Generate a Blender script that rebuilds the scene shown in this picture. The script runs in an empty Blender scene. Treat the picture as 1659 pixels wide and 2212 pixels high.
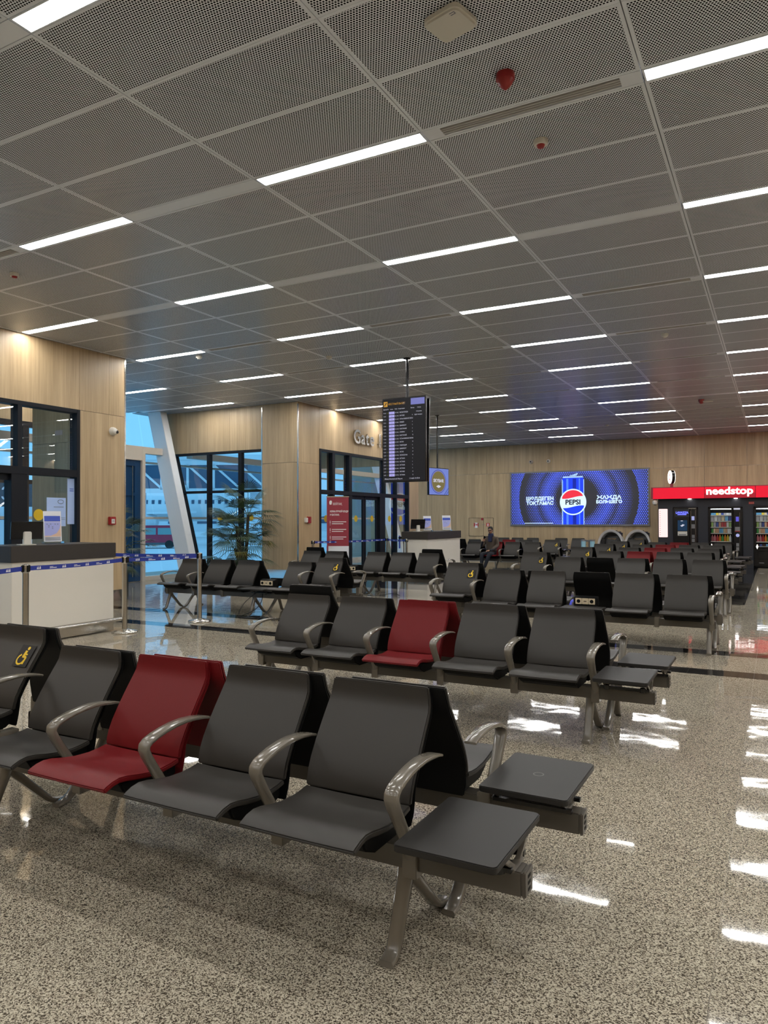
import bpy, bmesh, math, random
from mathutils import Vector, Matrix

random.seed(11)
sc = bpy.context.scene
COL = sc.collection
PI = math.pi

# ------------------------------------------------------------------ camera
CAM_H = 1.419
F_PX, YAW, PITCH, ROLL = 1572.9, -0.4934, 0.0118, -0.0032
def cam_axes():
    cy, sy = math.cos(YAW), math.sin(YAW)
    cp, sp = math.cos(PITCH), math.sin(PITCH)
    f = Vector((sy*cp, cy*cp, sp)); r = Vector((cy, -sy, 0)); u = r.cross(f)
    cr, sr = math.cos(ROLL), math.sin(ROLL)
    return cr*r + sr*u, -sr*r + cr*u, f
R_, U_, F_ = cam_axes()
cd = bpy.data.cameras.new('camera'); cam = bpy.data.objects.new('camera', cd); COL.objects.link(cam)
cam.matrix_world = Matrix(((R_.x, U_.x, -F_.x, 0), (R_.y, U_.y, -F_.y, 0), (R_.z, U_.z, -F_.z, CAM_H), (0, 0, 0, 1)))
cd.sensor_fit = 'VERTICAL'; cd.sensor_height = 36; cd.sensor_width = 27; cd.lens = 36*F_PX/2212
cd.clip_start = 0.05; cd.clip_end = 600
sc.camera = cam

# ------------------------------------------------------------------ sky and exposure
W = bpy.data.worlds.new('sky'); sc.world = W; W.use_nodes = True
wn = W.node_tree; wn.nodes.clear()
wo = wn.nodes.new('ShaderNodeOutputWorld'); wb = wn.nodes.new('ShaderNodeBackground')
wt = wn.nodes.new('ShaderNodeTexCoord'); wz = wn.nodes.new('ShaderNodeTexNoise'); wr = wn.nodes.new('ShaderNodeValToRGB')
wz.inputs['Scale'].default_value = 2.2; wz.inputs['Detail'].default_value = 4
wr.color_ramp.elements[0].position = 0.35; wr.color_ramp.elements[0].color = (0.088, 0.275, 0.47, 1)
wr.color_ramp.elements[1].position = 0.72; wr.color_ramp.elements[1].color = (0.118, 0.33, 0.52, 1)
wn.links.new(wt.outputs['Generated'], wz.inputs['Vector']); wn.links.new(wz.outputs['Fac'], wr.inputs['Fac'])
wn.links.new(wr.outputs['Color'], wb.inputs['Color']); wb.inputs['Strength'].default_value = 2.4
wn.links.new(wb.outputs[0], wo.inputs[0])
STRIP_POWER = 46.0            # radiance of the ceiling strip diffusers
sc.view_settings.view_transform = 'Standard'
sc.view_settings.look = 'None'
sc.view_settings.gamma = 1
sc.view_settings.use_curve_mapping = False
sc.view_settings.exposure = 0.0

# ------------------------------------------------------------------ materials
def lin(r, g, b):
    def c(v):
        v /= 255.0
        return v/12.92 if v <= 0.04045 else ((v+0.055)/1.055)**2.4
    return (c(r), c(g), c(b), 1)
MATS = {}
def mat(name, col, rough=0.5, metal=0.0, coat=0.0, spec=0.5, bump=None):
    m = bpy.data.materials.new(name); m.use_nodes = True
    b = m.node_tree.nodes['Principled BSDF']
    b.inputs['Base Color'].default_value = (*col[:3], 1)
    b.inputs['Roughness'].default_value = rough; b.inputs['Metallic'].default_value = metal
    b.inputs['Coat Weight'].default_value = coat; b.inputs['Coat Roughness'].default_value = 0.08
    b.inputs['Specular IOR Level'].default_value = spec
    if bump:
        nt = m.node_tree
        t = nt.nodes.new('ShaderNodeNewGeometry'); n = nt.nodes.new('ShaderNodeTexNoise'); bp = nt.nodes.new('ShaderNodeBump')
        n.inputs['Scale'].default_value = bump[0]; n.inputs['Detail'].default_value = 3
        bp.inputs['Strength'].default_value = bump[1]; bp.inputs['Distance'].default_value = bump[2]
        nt.links.new(t.outputs['Position'], n.inputs['Vector']); nt.links.new(n.outputs['Fac'], bp.inputs['Height'])
        nt.links.new(bp.outputs[0], b.inputs['Normal'])
    MATS[name] = m
    return m
def emit(name, col, s):
    m = bpy.data.materials.new(name); m.use_nodes = True
    b = m.node_tree.nodes['Principled BSDF']
    b.inputs['Base Color'].default_value = (0.01, 0.01, 0.01, 1); b.inputs['Roughness'].default_value = 0.35; b.inputs['Specular IOR Level'].default_value = 0.2
    b.inputs['Emission Color'].default_value = (*col[:3], 1); b.inputs['Emission Strength'].default_value = s
    MATS[name] = m
    return m
def MN(nt, op, a, b=None, c=None):
    n = nt.nodes.new('ShaderNodeMath'); n.operation = op
    for i, v in enumerate((a, b, c)):
        if v is None: continue
        if isinstance(v, (int, float)): n.inputs[i].default_value = v
        else: nt.links.new(v, n.inputs[i])
    return n.outputs[0]
def ramp(nt, fac, stops, interp='LINEAR'):
    r = nt.nodes.new('ShaderNodeValToRGB'); r.color_ramp.interpolation = interp
    e = r.color_ramp.elements
    while len(e) < len(stops): e.new(0.5)
    for i, (p, c) in enumerate(stops):
        e[i].position = p; e[i].color = (*c[:3], 1)
    nt.links.new(fac, r.inputs['Fac'])
    return r.outputs['Color']
def mixc(nt, fac, a, b, blend='MIX'):
    n = nt.nodes.new('ShaderNodeMix'); n.data_type = 'RGBA'; n.blend_type = blend
    for i, v in ((0, fac), (6, a), (7, b)):
        if isinstance(v, (int, float)): n.inputs[i].default_value = v
        elif isinstance(v, tuple): n.inputs[i].default_value = (*v[:3], 1)
        else: nt.links.new(v, n.inputs[i])
    return n.outputs[2]

def wood_mat(name, c0, c1, c2, rough=0.45):
    m = mat(name, c1, rough); nt = m.node_tree; b = nt.nodes['Principled BSDF']
    g = nt.nodes.new('ShaderNodeNewGeometry'); oi = nt.nodes.new('ShaderNodeObjectInfo')
    mp = nt.nodes.new('ShaderNodeVectorMath'); mp.operation = 'MULTIPLY'; mp.inputs[1].default_value = (42, 42, 1.1)
    of = nt.nodes.new('ShaderNodeVectorMath'); of.operation = 'ADD'
    sc_ = nt.nodes.new('ShaderNodeVectorMath'); sc_.operation = 'SCALE'; sc_.inputs[0].default_value = (7, 3, 41)
    nt.links.new(oi.outputs['Random'], sc_.inputs['Scale'])
    nt.links.new(g.outputs['Position'], mp.inputs[0]); nt.links.new(mp.outputs[0], of.inputs[0]); nt.links.new(sc_.outputs[0], of.inputs[1])
    n1 = nt.nodes.new('ShaderNodeTexNoise'); n1.inputs['Scale'].default_value = 1.0; n1.inputs['Detail'].default_value = 5; n1.inputs['Roughness'].default_value = 0.65
    nt.links.new(of.outputs[0], n1.inputs['Vector'])
    n2 = nt.nodes.new('ShaderNodeTexNoise'); n2.inputs['Scale'].default_value = 0.11; n2.inputs['Detail'].default_value = 2
    nt.links.new(of.outputs[0], n2.inputs['Vector'])
    a = ramp(nt, n1.outputs['Fac'], [(0.28, c0), (0.5, c1), (0.72, c2)])
    d = ramp(nt, n2.outputs['Fac'], [(0.35, (0.86, 0.85, 0.83)), (0.65, (1.05, 1.05, 1.05))])
    col = mixc(nt, 1.0, a, d, 'MULTIPLY')
    nt.links.new(col, b.inputs['Base Color'])
    return m
wood_mat('oak', (0.37, 0.262, 0.145), (0.455, 0.332, 0.190), (0.525, 0.39, 0.232), 0.42)

def granite(name, stops, rough=0.09):
    m = mat(name, (0.4, 0.36, 0.3), rough, spec=0.5); nt = m.node_tree; b = nt.nodes['Principled BSDF']
    g = nt.nodes.new('ShaderNodeNewGeometry')
    n1 = nt.nodes.new('ShaderNodeTexVoronoi'); n1.inputs['Scale'].default_value = 270; n1.inputs['Randomness'].default_value = 1.0
    nd = nt.nodes.new('ShaderNodeTexNoise'); nd.inputs['Scale'].default_value = 300; nd.inputs['Detail'].default_value = 2
    wv = nt.nodes.new('ShaderNodeVectorMath'); wv.operation = 'MULTIPLY_ADD'; wv.inputs[1].default_value = (.004, .004, .004)
    nt.links.new(g.outputs['Position'], nd.inputs['Vector']); nt.links.new(nd.outputs['Color'], wv.inputs[0]); nt.links.new(g.outputs['Position'], wv.inputs[2])
    nt.links.new(wv.outputs[0], n1.inputs['Vector'])
    sr_ = nt.nodes.new('ShaderNodeSeparateColor'); nt.links.new(n1.outputs['Color'], sr_.inputs[0])
    nc = nt.nodes.new('ShaderNodeTexNoise'); nc.inputs['Scale'].default_value = 130; nc.inputs['Detail'].default_value = 2
    nt.links.new(g.outputs['Position'], nc.inputs['Vector'])
    n2 = nt.nodes.new('ShaderNodeTexNoise'); n2.inputs['Scale'].default_value = 1.3; n2.inputs['Detail'].default_value = 3
    nt.links.new(g.outputs['Position'], n2.inputs['Vector'])
    mixv = MN(nt, 'ADD', MN(nt, 'MULTIPLY', sr_.outputs[0], 0.62), MN(nt, 'MULTIPLY', nc.outputs['Fac'], 0.38))
    a = ramp(nt, mixv, stops)
    oi = nt.nodes.new('ShaderNodeObjectInfo')
    v = MN(nt, 'MULTIPLY_ADD', oi.outputs['Random'], 0.02, 0.99)
    v2 = MN(nt, 'MULTIPLY', v, MN(nt, 'MULTIPLY_ADD', n2.outputs['Fac'], 0.2, 0.9))
    cv = nt.nodes.new('ShaderNodeCombineColor')
    for i in range(3): nt.links.new(v2, cv.inputs[i])
    nt.links.new(mixc(nt, 1.0, a, cv.outputs[0], 'MULTIPLY'), b.inputs['Base Color'])
    n3 = nt.nodes.new('ShaderNodeTexNoise'); n3.inputs['Scale'].default_value = 5.0; n3.inputs['Detail'].default_value = 1
    nt.links.new(g.outputs['Position'], n3.inputs['Vector'])
    bp = nt.nodes.new('ShaderNodeBump'); bp.inputs['Strength'].default_value = 0.05; bp.inputs['Distance'].default_value = 0.02
    nt.links.new(n3.outputs['Fac'], bp.inputs['Height']); nt.links.new(bp.outputs[0], b.inputs['Normal'])
    return m
granite('granite_light', [(0.25, (0.050, 0.041, 0.030)), (0.37, (0.12, 0.10, 0.074)), (0.46, (0.30, 0.262, 0.198)), (0.63, (0.46, 0.41, 0.32)), (0.80, (0.57, 0.515, 0.41))], 0.04)
granite('granite_dark', [(0.3, (0.006, 0.006, 0.007)), (0.7, (0.022, 0.021, 0.021))], 0.05)
mat('grout', (0.42, 0.39, 0.33), 0.8)
mat('sticker_black', (0.013, 0.0125, 0.012), 0.5, spec=0.25)
mat('subfloor', (0.38, 0.35, 0.30), 0.8)

# ceiling lattice
CEIL = 4.122
CX0, CS = -2.151, 1.46
RY0, RP = 4.631, 2.095
SW = 0.14                      # width of the strip row
TD = (RP - SW)/3               # tile depth
def perforated():
    m = mat('perforated_steel', (0.76, 0.80, 0.86), 0.26); nt = m.node_tree; b = nt.nodes['Principled BSDF']
    g = nt.nodes.new('ShaderNodeNewGeometry'); sp = nt.nodes.new('ShaderNodeSeparateXYZ')
    nt.links.new(g.outputs['Position'], sp.inputs[0])
    X, Y = sp.outputs[0], sp.outputs[1]
    a, r = 0.0182, 0.0158
    def lattice(ox, oy):
        u = MN(nt, 'SUBTRACT', MN(nt, 'FLOORED_MODULO', MN(nt, 'ADD', X, ox + 50), a), a/2)
        v = MN(nt, 'SUBTRACT', MN(nt, 'FLOORED_MODULO', MN(nt, 'ADD', Y, oy + 50), 2*r), r)
        return MN(nt, 'ADD', MN(nt, 'MULTIPLY', u, u), MN(nt, 'MULTIPLY', v, v))
    d = MN(nt, 'MINIMUM', lattice(0, 0), lattice(a/2, r))
    hole = MN(nt, 'LESS_THAN', d, 0.0061**2)
    u = MN(nt, 'FLOORED_MODULO', MN(nt, 'SUBTRACT', X, CX0 - 50*CS), CS)
    inx = MN(nt, 'MULTIPLY', MN(nt, 'GREATER_THAN', u, 0.024), MN(nt, 'LESS_THAN', u, CS - 0.024))
    v = MN(nt, 'FLOORED_MODULO', MN(nt, 'FLOORED_MODULO', MN(nt, 'SUBTRACT', Y, RY0 + SW/2 - 50*RP), RP), TD)
    iny = MN(nt, 'MULTIPLY', MN(nt, 'GREATER_THAN', v, 0.021), MN(nt, 'LESS_THAN', v, TD - 0.021))
    hole = MN(nt, 'MULTIPLY', hole, MN(nt, 'MULTIPLY', inx, iny))
    nt.links.new(mixc(nt, hole, (0.76, 0.80, 0.86), (0.004, 0.004, 0.004)), b.inputs['Base Color'])
    nt.links.new(MN(nt, 'MULTIPLY_ADD', hole, -0.5, 0.5), b.inputs['Specular IOR Level'])
    return m
perforated()
mat('ceiling_white', (0.76, 0.80, 0.86), 0.35)
mat('plenum', (0.008, 0.008, 0.008), 0.9)
mat('vent_slat', (0.42, 0.41, 0.39), 0.45)
mat('frame_dark', (0.008, 0.0095, 0.014), 0.5, spec=0.22)
mat('black_gloss', (0.008, 0.008, 0.009), 0.2)
mat('black_matte', (0.004, 0.004, 0.004), 0.6, spec=0.15)
mat('seat_dark', (0.030, 0.027, 0.0235), 0.45, spec=0.32, bump=(900, 0.05, 0.001))
mat('table_dark', (0.019, 0.0175, 0.016), 0.5, spec=0.3)
mat('seat_red', (0.135, 0.006, 0.008), 0.48, spec=0.2, bump=(900, 0.05, 0.001))
mat('taupe_paint', (0.145, 0.128, 0.103), 0.2, coat=0.4)
mat('beam_paint', (0.080, 0.070, 0.056), 0.35)
mat('steel', (0.55, 0.53, 0.49), 0.22, 1.0)
mat('steel_mirror', (0.62, 0.62, 0.64), 0.08, 1.0)
mat('counter_white', (0.72, 0.68, 0.60), 0.35)
mat('counter_dark', (0.030, 0.025, 0.021), 0.45, bump=(60, 0.1, 0.002))
mat('white_plastic', (0.62, 0.60, 0.54), 0.4)
mat('white_paper', (0.75, 0.77, 0.82), 0.6)
mat('white_column', (0.82, 0.85, 0.88), 0.4)
mat('beige_panel', (0.62, 0.56, 0.48), 0.45)
mat('door_blue', (0.012, 0.05, 0.13), 0.2)
mat('belt_blue', (0.012, 0.030, 0.26), 0.6)
mat('white_ink', (0.8, 0.8, 0.8), 0.6)
mat('grey_ink', (0.14, 0.16, 0.22), 0.6)
mat('yellow_vinyl', (0.75, 0.50, 0.01), 0.5)
mat('yellow_dot', (0.62, 0.42, 0.01), 0.5)
mat('red_device', (0.30, 0.014, 0.016), 0.35)
mat('red_bright', (0.45, 0.02, 0.025), 0.4)
mat('blue_print', (0.05, 0.10, 0.55), 0.5)
mat('paper_blue', (0.40, 0.54, 0.86), 0.6)
mat('lavender_print', (0.38, 0.42, 0.80), 0.5)
mat('peach_print', (0.70, 0.48, 0.36), 0.5)
mat('wine_print', (0.30, 0.03, 0.05), 0.55)
mat('leaf_green', (0.026, 0.050, 0.016), 0.4)
mat('leaf_olive', (0.13, 0.12, 0.015), 0.45)
mat('bark', (0.030, 0.022, 0.015), 0.9)
mat('soil', (0.015, 0.011, 0.008), 0.95)
mat('cable_black', (0.005, 0.005, 0.005), 0.5)
mat('socket_cream', (0.62, 0.52, 0.36), 0.4)
mat('skin_tone', (0.36, 0.19, 0.12), 0.5)
mat('jacket_brown', (0.070, 0.050, 0.036), 0.8)
mat('jeans_navy', (0.010, 0.012, 0.020), 0.85)
mat('scarf_blue', (0.012, 0.018, 0.06), 0.85)
mat('cap_black', (0.010, 0.010, 0.011), 0.8)
mat('hair_dark', (0.02, 0.014, 0.01), 0.8)
mat('shoe_dark', (0.018, 0.019, 0.020), 0.6)
mat('kiosk_navy', (0.014, 0.016, 0.024), 0.4)
mat('metal_grey', (0.22, 0.22, 0.23), 0.4, 0.6)
mat('leather_black', (0.012, 0.011, 0.011), 0.35)
mat('shell_silver', (0.55, 0.53, 0.52), 0.3)
mat('gold_text', (0.35, 0.20, 0.06), 0.4)
mat('pale_blue', (0.30, 0.52, 0.62), 0.4)
mat('concrete', (0.72, 0.74, 0.76), 0.9)
mat('aircraft_white', (0.80, 0.82, 0.84), 0.4)
mat('bridge_slate', (0.05, 0.10, 0.17), 0.5)
mat('van_red', (0.42, 0.03, 0.07), 0.4)
mat('van_grey', (0.10, 0.11, 0.12), 0.5)
mat('van_glass', (0.20, 0.35, 0.36), 0.1)
mat('tyre', (0.02, 0.02, 0.02), 0.8)
mat('teal_sign', (0.015, 0.08, 0.11), 0.5)
mat('building_white', (0.72, 0.76, 0.80), 0.7)
emit('strip_light', (1.0, 0.985, 0.955), STRIP_POWER)
emit('screen_black', (0.006, 0.006, 0.009), 1.0)
emit('screen_header', (0.20, 0.21, 0.55), 0.9)
emit('screen_white', (0.80, 0.80, 0.95), 0.75)
emit('screen_tile', (0.50, 0.47, 0.95), 0.8)
emit('screen_blue_text', (0.14, 0.12, 0.75), 0.8)
emit('screen_amber', (0.80, 0.42, 0.06), 0.7)
emit('screen_olive', (0.22, 0.24, 0.03), 0.7)
emit('screen_lavender', (0.16, 0.22, 0.60), 1.0)
emit('screen_gold', (0.17, 0.14, 0.05), 1.0)
emit('screen_navy_line', (0.02, 0.05, 0.28), 1.0)
emit('ad_can_blue', (0.010, 0.045, 0.75), 1.3)
emit('ad_can_light', (0.07, 0.20, 1.0), 1.3)
emit('ad_can_edge', (0.40, 0.62, 1.0), 1.2)
emit('ad_white', (0.62, 0.82, 1.0), 1.3)
emit('ad_red', (0.85, 0.03, 0.06), 1.1)
emit('ad_deep_blue', (0.005, 0.02, 0.40), 1.0)
emit('ad_black', (0.012, 0.012, 0.02), 1.0)
emit('fascia_red', (0.86, 0.004, 0.030), 1.0)
emit('fascia_dim', (0.40, 0.008, 0.022), 1.0)
emit('sign_white', (1.0, 0.93, 0.86), 2.2)
emit('sign_pink', (1.0, 0.72, 0.70), 1.25)
emit('logo_blue', (0.14, 0.16, 1.0), 2.0)
emit('machine_light', (0.9, 0.95, 1.0), 14.0)
emit('panel_lit', (0.45, 0.48, 0.85), 0.8)
emit('coffee_screen', (0.006, 0.03, 0.075), 1.0)
emit('spot_lamp', (1.0, 0.95, 0.88), 25.0)

def glass_mat(name, tint, ior=1.5):
    m = bpy.data.materials.new(name); m.use_nodes = True; nt = m.node_tree; nt.nodes.clear()
    o = nt.nodes.new('ShaderNodeOutputMaterial'); mx = nt.nodes.new('ShaderNodeMixShader')
    t = nt.nodes.new('ShaderNodeBsdfTransparent'); t.inputs[0].default_value = (*tint, 1)
    gl = nt.nodes.new('ShaderNodeBsdfGlossy'); gl.inputs['Roughness'].default_value = 0.0
    fr = nt.nodes.new('ShaderNodeFresnel'); fr.inputs[0].default_value = ior
    nt.links.new(fr.outputs[0], mx.inputs[0]); nt.links.new(t.outputs[0], mx.inputs[1]); nt.links.new(gl.outputs[0], mx.inputs[2])
    nt.links.new(mx.outputs[0], o.inputs[0]); MATS[name] = m
    return m
glass_mat('glass', (0.94, 0.96, 0.97), 2.0)
glass_mat('glass_facade', (0.95, 0.97, 0.98), 1.35)
glass_mat('glass_clear', (0.95, 0.97, 0.98), 1.3)

def ad_dots():
    m = bpy.data.materials.new('ad_dots'); m.use_nodes = True; nt = m.node_tree
    b = nt.nodes['Principled BSDF']; b.inputs['Base Color'].default_value = (0.02, 0.02, 0.02, 1); b.inputs['Roughness'].default_value = 0.4
    tc = nt.nodes.new('ShaderNodeTexCoord'); sp = nt.nodes.new('ShaderNodeSeparateXYZ'); nt.links.new(tc.outputs['Object'], sp.inputs[0])
    X, Z = sp.outputs[0], sp.outputs[2]
    r = MN(nt, 'SQRT', MN(nt, 'ADD', MN(nt, 'MULTIPLY', X, X), MN(nt, 'MULTIPLY', Z, Z)))
    k = ramp(nt, MN(nt, 'DIVIDE', r, 2.6), [(0.27, (0, 0, 0)), (0.33, (0.5,)*3), (0.42, (0.85,)*3), (0.50, (0.3,)*3), (0.52, (0.10,)*3), (0.57, (0.45,)*3), (0.68, (0.14,)*3), (0.72, (0,)*3), (0.787, (0,)*3), (0.79, (0.7,)*3), (1.0, (0.2,)*3)])
    a = 0.066; h = a*0.866
    def lat(ox, oz):
        u = MN(nt, 'SUBTRACT', MN(nt, 'FLOORED_MODULO', MN(nt, 'ADD', X, 9 + ox), a), a/2)
        v = MN(nt, 'SUBTRACT', MN(nt, 'FLOORED_MODULO', MN(nt, 'ADD', Z, 9 + oz), 2*h), h)
        return MN(nt, 'SQRT', MN(nt, 'ADD', MN(nt, 'MULTIPLY', u, u), MN(nt, 'MULTIPLY', v, v)))
    d = MN(nt, 'MINIMUM', lat(0, 0), lat(a/2, h))
    on = MN(nt, 'LESS_THAN', d, MN(nt, 'MULTIPLY', MN(nt, 'POWER', k, 0.5), a*0.43))
    dot = mixc(nt, MN(nt, 'DIVIDE', d, a*0.5), (0.10, 0.17, 1.0), (0.02, 0.045, 0.62))
    base = mixc(nt, k, (0.012, 0.012, 0.018), (0.010, 0.012, 0.045))
    nt.links.new(mixc(nt, on, base, dot), b.inputs['Emission Color']); b.inputs['Emission Strength'].default_value = 1.5
    MATS['ad_dots'] = m
ad_dots()

# ------------------------------------------------------------------ mesh helpers
class MB:
    def __init__(s): s.v = []; s.f = []; s.m = []
    def add(s, vs, fs, mi=0):
        o = len(s.v); s.v += [tuple(p) for p in vs]
        for f in fs: s.f.append([i + o for i in f]); s.m.append(mi)
        return s
    def box(s, x0, x1, y0, y1, z0, z1, mi=0):
        return s.add([(x0,y0,z0),(x1,y0,z0),(x1,y1,z0),(x0,y1,z0),(x0,y0,z1),(x1,y0,z1),(x1,y1,z1),(x0,y1,z1)],
                     [(0,3,2,1),(4,5,6,7),(0,1,5,4),(1,2,6,5),(2,3,7,6),(3,0,4,7)], mi)
    def prism(s, poly, axis, a, b, mi=0):
        n = len(poly)
        def P(p, t):
            return (t, p[0], p[1]) if axis == 'x' else (p[0], t, p[1]) if axis == 'y' else (p[0], p[1], t)
        vs = [P(p, a) for p in poly] + [P(p, b) for p in poly]
        fs = [list(range(n))[::-1], list(range(n, 2*n))] + [(i, (i+1) % n, n + (i+1) % n, n + i) for i in range(n)]
        return s.add(vs, fs, mi)
    def hexa(s, c, mi=0):     # eight corners: bottom four then top four
        return s.add(c, [(0,3,2,1),(4,5,6,7),(0,1,5,4),(1,2,6,5),(2,3,7,6),(3,0,4,7)], mi)
    def quad(s, a, b, c, d, mi=0): return s.add([a, b, c, d], [(0,1,2,3)], mi)
    def lathe(s, prof, n=16, c=(0,0,0), mi=0, axis='z'):
        vs = []; fs = []
        for r, z in prof:
            for i in range(n):
                t = 2*PI*i/n; p = (r*math.cos(t), r*math.sin(t), z)
                if axis == 'y': p = (p[0], p[2], p[1])
                if axis == 'x': p = (p[2], p[0], p[1])
                vs.append((p[0]+c[0], p[1]+c[1], p[2]+c[2]))
        for j in range(len(prof)-1):
            for i in range(n): fs.append((j*n+i, j*n+(i+1) % n, (j+1)*n+(i+1) % n, (j+1)*n+i))
        fs.append(tuple(range(n))[::-1]); fs.append(tuple((len(prof)-1)*n+i for i in range(n)))
        return s.add(vs, fs, mi)
    def cyl(s, c, r, h, n=16, mi=0, axis='z'): return s.lathe([(r, 0), (r, h)], n, c, mi, axis)
    def tube(s, pts, r, n=8, mi=0):
        pts = [Vector(p) for p in pts]; vs = []; fs = []
        up = Vector((0.0137, 0.021, 1)).normalized(); k = len(pts)
        for i, p in enumerate(pts):
            t = (pts[min(i+1, k-1)] - pts[max(i-1, 0)]).normalized()
            a = t.cross(up)
            if a.length < 1e-3: a = t.cross(Vector((1, 0, 0)))
            a.normalize(); b = a.cross(t); rr = r[i] if isinstance(r, (list, tuple)) else r
            for j in range(n):
                q = 2*PI*j/n; vs.append(p + a*(rr*math.cos(q)) + b*(rr*math.sin(q)))
        for i in range(k-1):
            for j in range(n): fs.append((i*n+j, i*n+(j+1) % n, (i+1)*n+(j+1) % n, (i+1)*n+j))
        fs.append(tuple(range(n))[::-1]); fs.append(tuple((k-1)*n+j for j in range(n)))
        return s.add(vs, fs, mi)
    def bar(s, p, q, w, h, mi=0):      # rectangular bar from p to q
        p, q = Vector(p), Vector(q); t = (q-p).normalized(); a = t.cross(Vector((0,0,1)))
        if a.length < 1e-3: a = Vector((1,0,0))
        a.normalize(); b = a.cross(t); a = a*(w/2); b = b*(h/2)
        return s.hexa([p-a-b, p+a-b, q+a-b, q-a-b, p-a+b, p+a+b, q+a+b, q-a+b], mi)
    def strap(s, path, w, th, mi=0, n=8):    # rounded flat band swept along a (y,z) path; w = widths (x), th = thicknesses
        k = len(path); vs = []; fs = []
        for i, p in enumerate(path):
            p0, p1 = path[max(i-1, 0)], path[min(i+1, k-1)]
            ty, tz = p1[0]-p0[0], p1[1]-p0[1]; L = math.hypot(ty, tz) or 1; ny, nz = -tz/L, ty/L
            ww = (w[i] if isinstance(w, (list, tuple)) else w)/2; tt = (th[i] if isinstance(th, (list, tuple)) else th)/2
            cx, cn = min(ww, tt)*0.55, min(ww, tt)*0.55
            for x, d in ((-ww, -tt+cn), (-ww+cx, -tt), (ww-cx, -tt), (ww, -tt+cn), (ww, tt-cn), (ww-cx, tt), (-ww+cx, tt), (-ww, tt-cn)):
                vs.append((x, p[0]+ny*d, p[1]+nz*d))
        for i in range(k-1):
            for j in range(8): fs.append((i*8+j, (i+1)*8+j, (i+1)*8+(j+1) % 8, i*8+(j+1) % 8))
        fs.append(tuple(range(8))); fs.append(tuple((k-1)*8+j for j in range(8))[::-1])
        return s.add(vs, fs, mi)
    def mesh_in(s, me, M, mi=0):
        return s.add([M @ v.co for v in me.vertices], [tuple(p.vertices) for p in me.polygons], mi)
    def move(s, M): s.v = [tuple(M @ Vector(p)) for p in s.v]; return s
    def mesh(s, name, mats, bevel=0, ang=35, seg=2, smooth=True, fix=True):
        me = bpy.data.meshes.new(name); me.from_pydata(s.v, [], s.f)
        for m in (mats if isinstance(mats, (list, tuple)) else [mats]): me.materials.append(MATS[m])
        if any(s.m): me.polygons.foreach_set('material_index', s.m)
        if fix or bevel:
            bm = bmesh.new(); bm.from_mesh(me)
            if fix: bmesh.ops.recalc_face_normals(bm, faces=bm.faces)
            if bevel:
                ed = [e for e in bm.edges if len(e.link_faces) == 2 and e.calc_face_angle(0) > math.radians(30)]
                bmesh.ops.bevel(bm, geom=ed, offset=bevel, segments=seg, affect='EDGES', clamp_overlap=True)
            bm.to_mesh(me); bm.free()
        if smooth:
            me.shade_smooth(); me.set_sharp_from_angle(angle=math.radians(ang))
        return me
    def build(s, name, mats, parent=None, **k):
        return link(name, s.mesh(name, mats, **k), parent)

def link(name, me, parent=None, loc=None, rot=None):
    o = bpy.data.objects.new(name, me); COL.objects.link(o)
    if parent is not None: o.parent = parent
    if loc is not None: o.location = loc
    if rot is not None: o.rotation_euler = rot
    return o
def tag(o, label=None, cat=None, group=None, kind=None):
    if label: o['label'] = label
    if cat: o['category'] = cat
    if group: o['group'] = group
    if kind: o['kind'] = kind
    return o
def thing(name, label, cat, loc=(0,0,0), rz=0.0, group=None):
    o = bpy.data.objects.new(name, None); COL.objects.link(o); o.empty_display_size = 0.2
    o.location = loc; o.rotation_euler = (0, 0, rz)
    return tag(o, label, cat, group)
def struct(name, label=None):
    o = bpy.data.objects.new(name, None); COL.objects.link(o); o['kind'] = 'structure'
    if label: o['label'] = label
    return o
_txt = {}
def text_mesh(body, size=1.0, extrude=0.0, align='CENTER', res=2, bold=0.0):
    k = (body, size, extrude, align, res, bold)
    if k in _txt: return _txt[k]
    c = bpy.data.curves.new('lettering', 'FONT'); c.body = body; c.size = size; c.extrude = extrude
    c.align_x = align; c.align_y = 'BOTTOM_BASELINE'; c.resolution_u = res; c.offset = bold
    o = bpy.data.objects.new('lettering', c); COL.objects.link(o)
    me = bpy.data.meshes.new_from_object(o.evaluated_get(bpy.context.evaluated_depsgraph_get()))
    bpy.data.objects.remove(o); bpy.data.curves.remove(c); _txt[k] = me
    return me
def M_front(x, y, z, sx=1, sz=1):   # plane that faces -y
    return Matrix(((sx,0,0,x),(0,0,-1,y),(0,sz,0,z),(0,0,0,1)))
def M_right(x, y, z, sy=1, sz=1):   # plane that faces +x
    return Matrix(((0,0,1,x),(sy,0,0,y),(0,sz,0,z),(0,0,0,1)))
def disc_pts(r, n=24, a0=0, a1=2*PI, cx=0, cy=0):
    full = abs(a1 - a0 - 2*PI) < 1e-6
    k = n if full else n + 1
    return [(cx + r*math.cos(a0 + (a1-a0)*i/n), cy + r*math.sin(a0 + (a1-a0)*i/n)) for i in range(k)]
def in_view(p, mx=0.0, my=0.0):
    d = Vector(p) - Vector((0, 0, CAM_H)); z = d.dot(F_)
    if z < 0.3: return False
    u = 829.5 + F_PX*d.dot(R_)/z; v = 1106 - F_PX*d.dot(U_)/z
    return -mx < u < 1659 + mx and -my < v < 2212 + my

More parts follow.
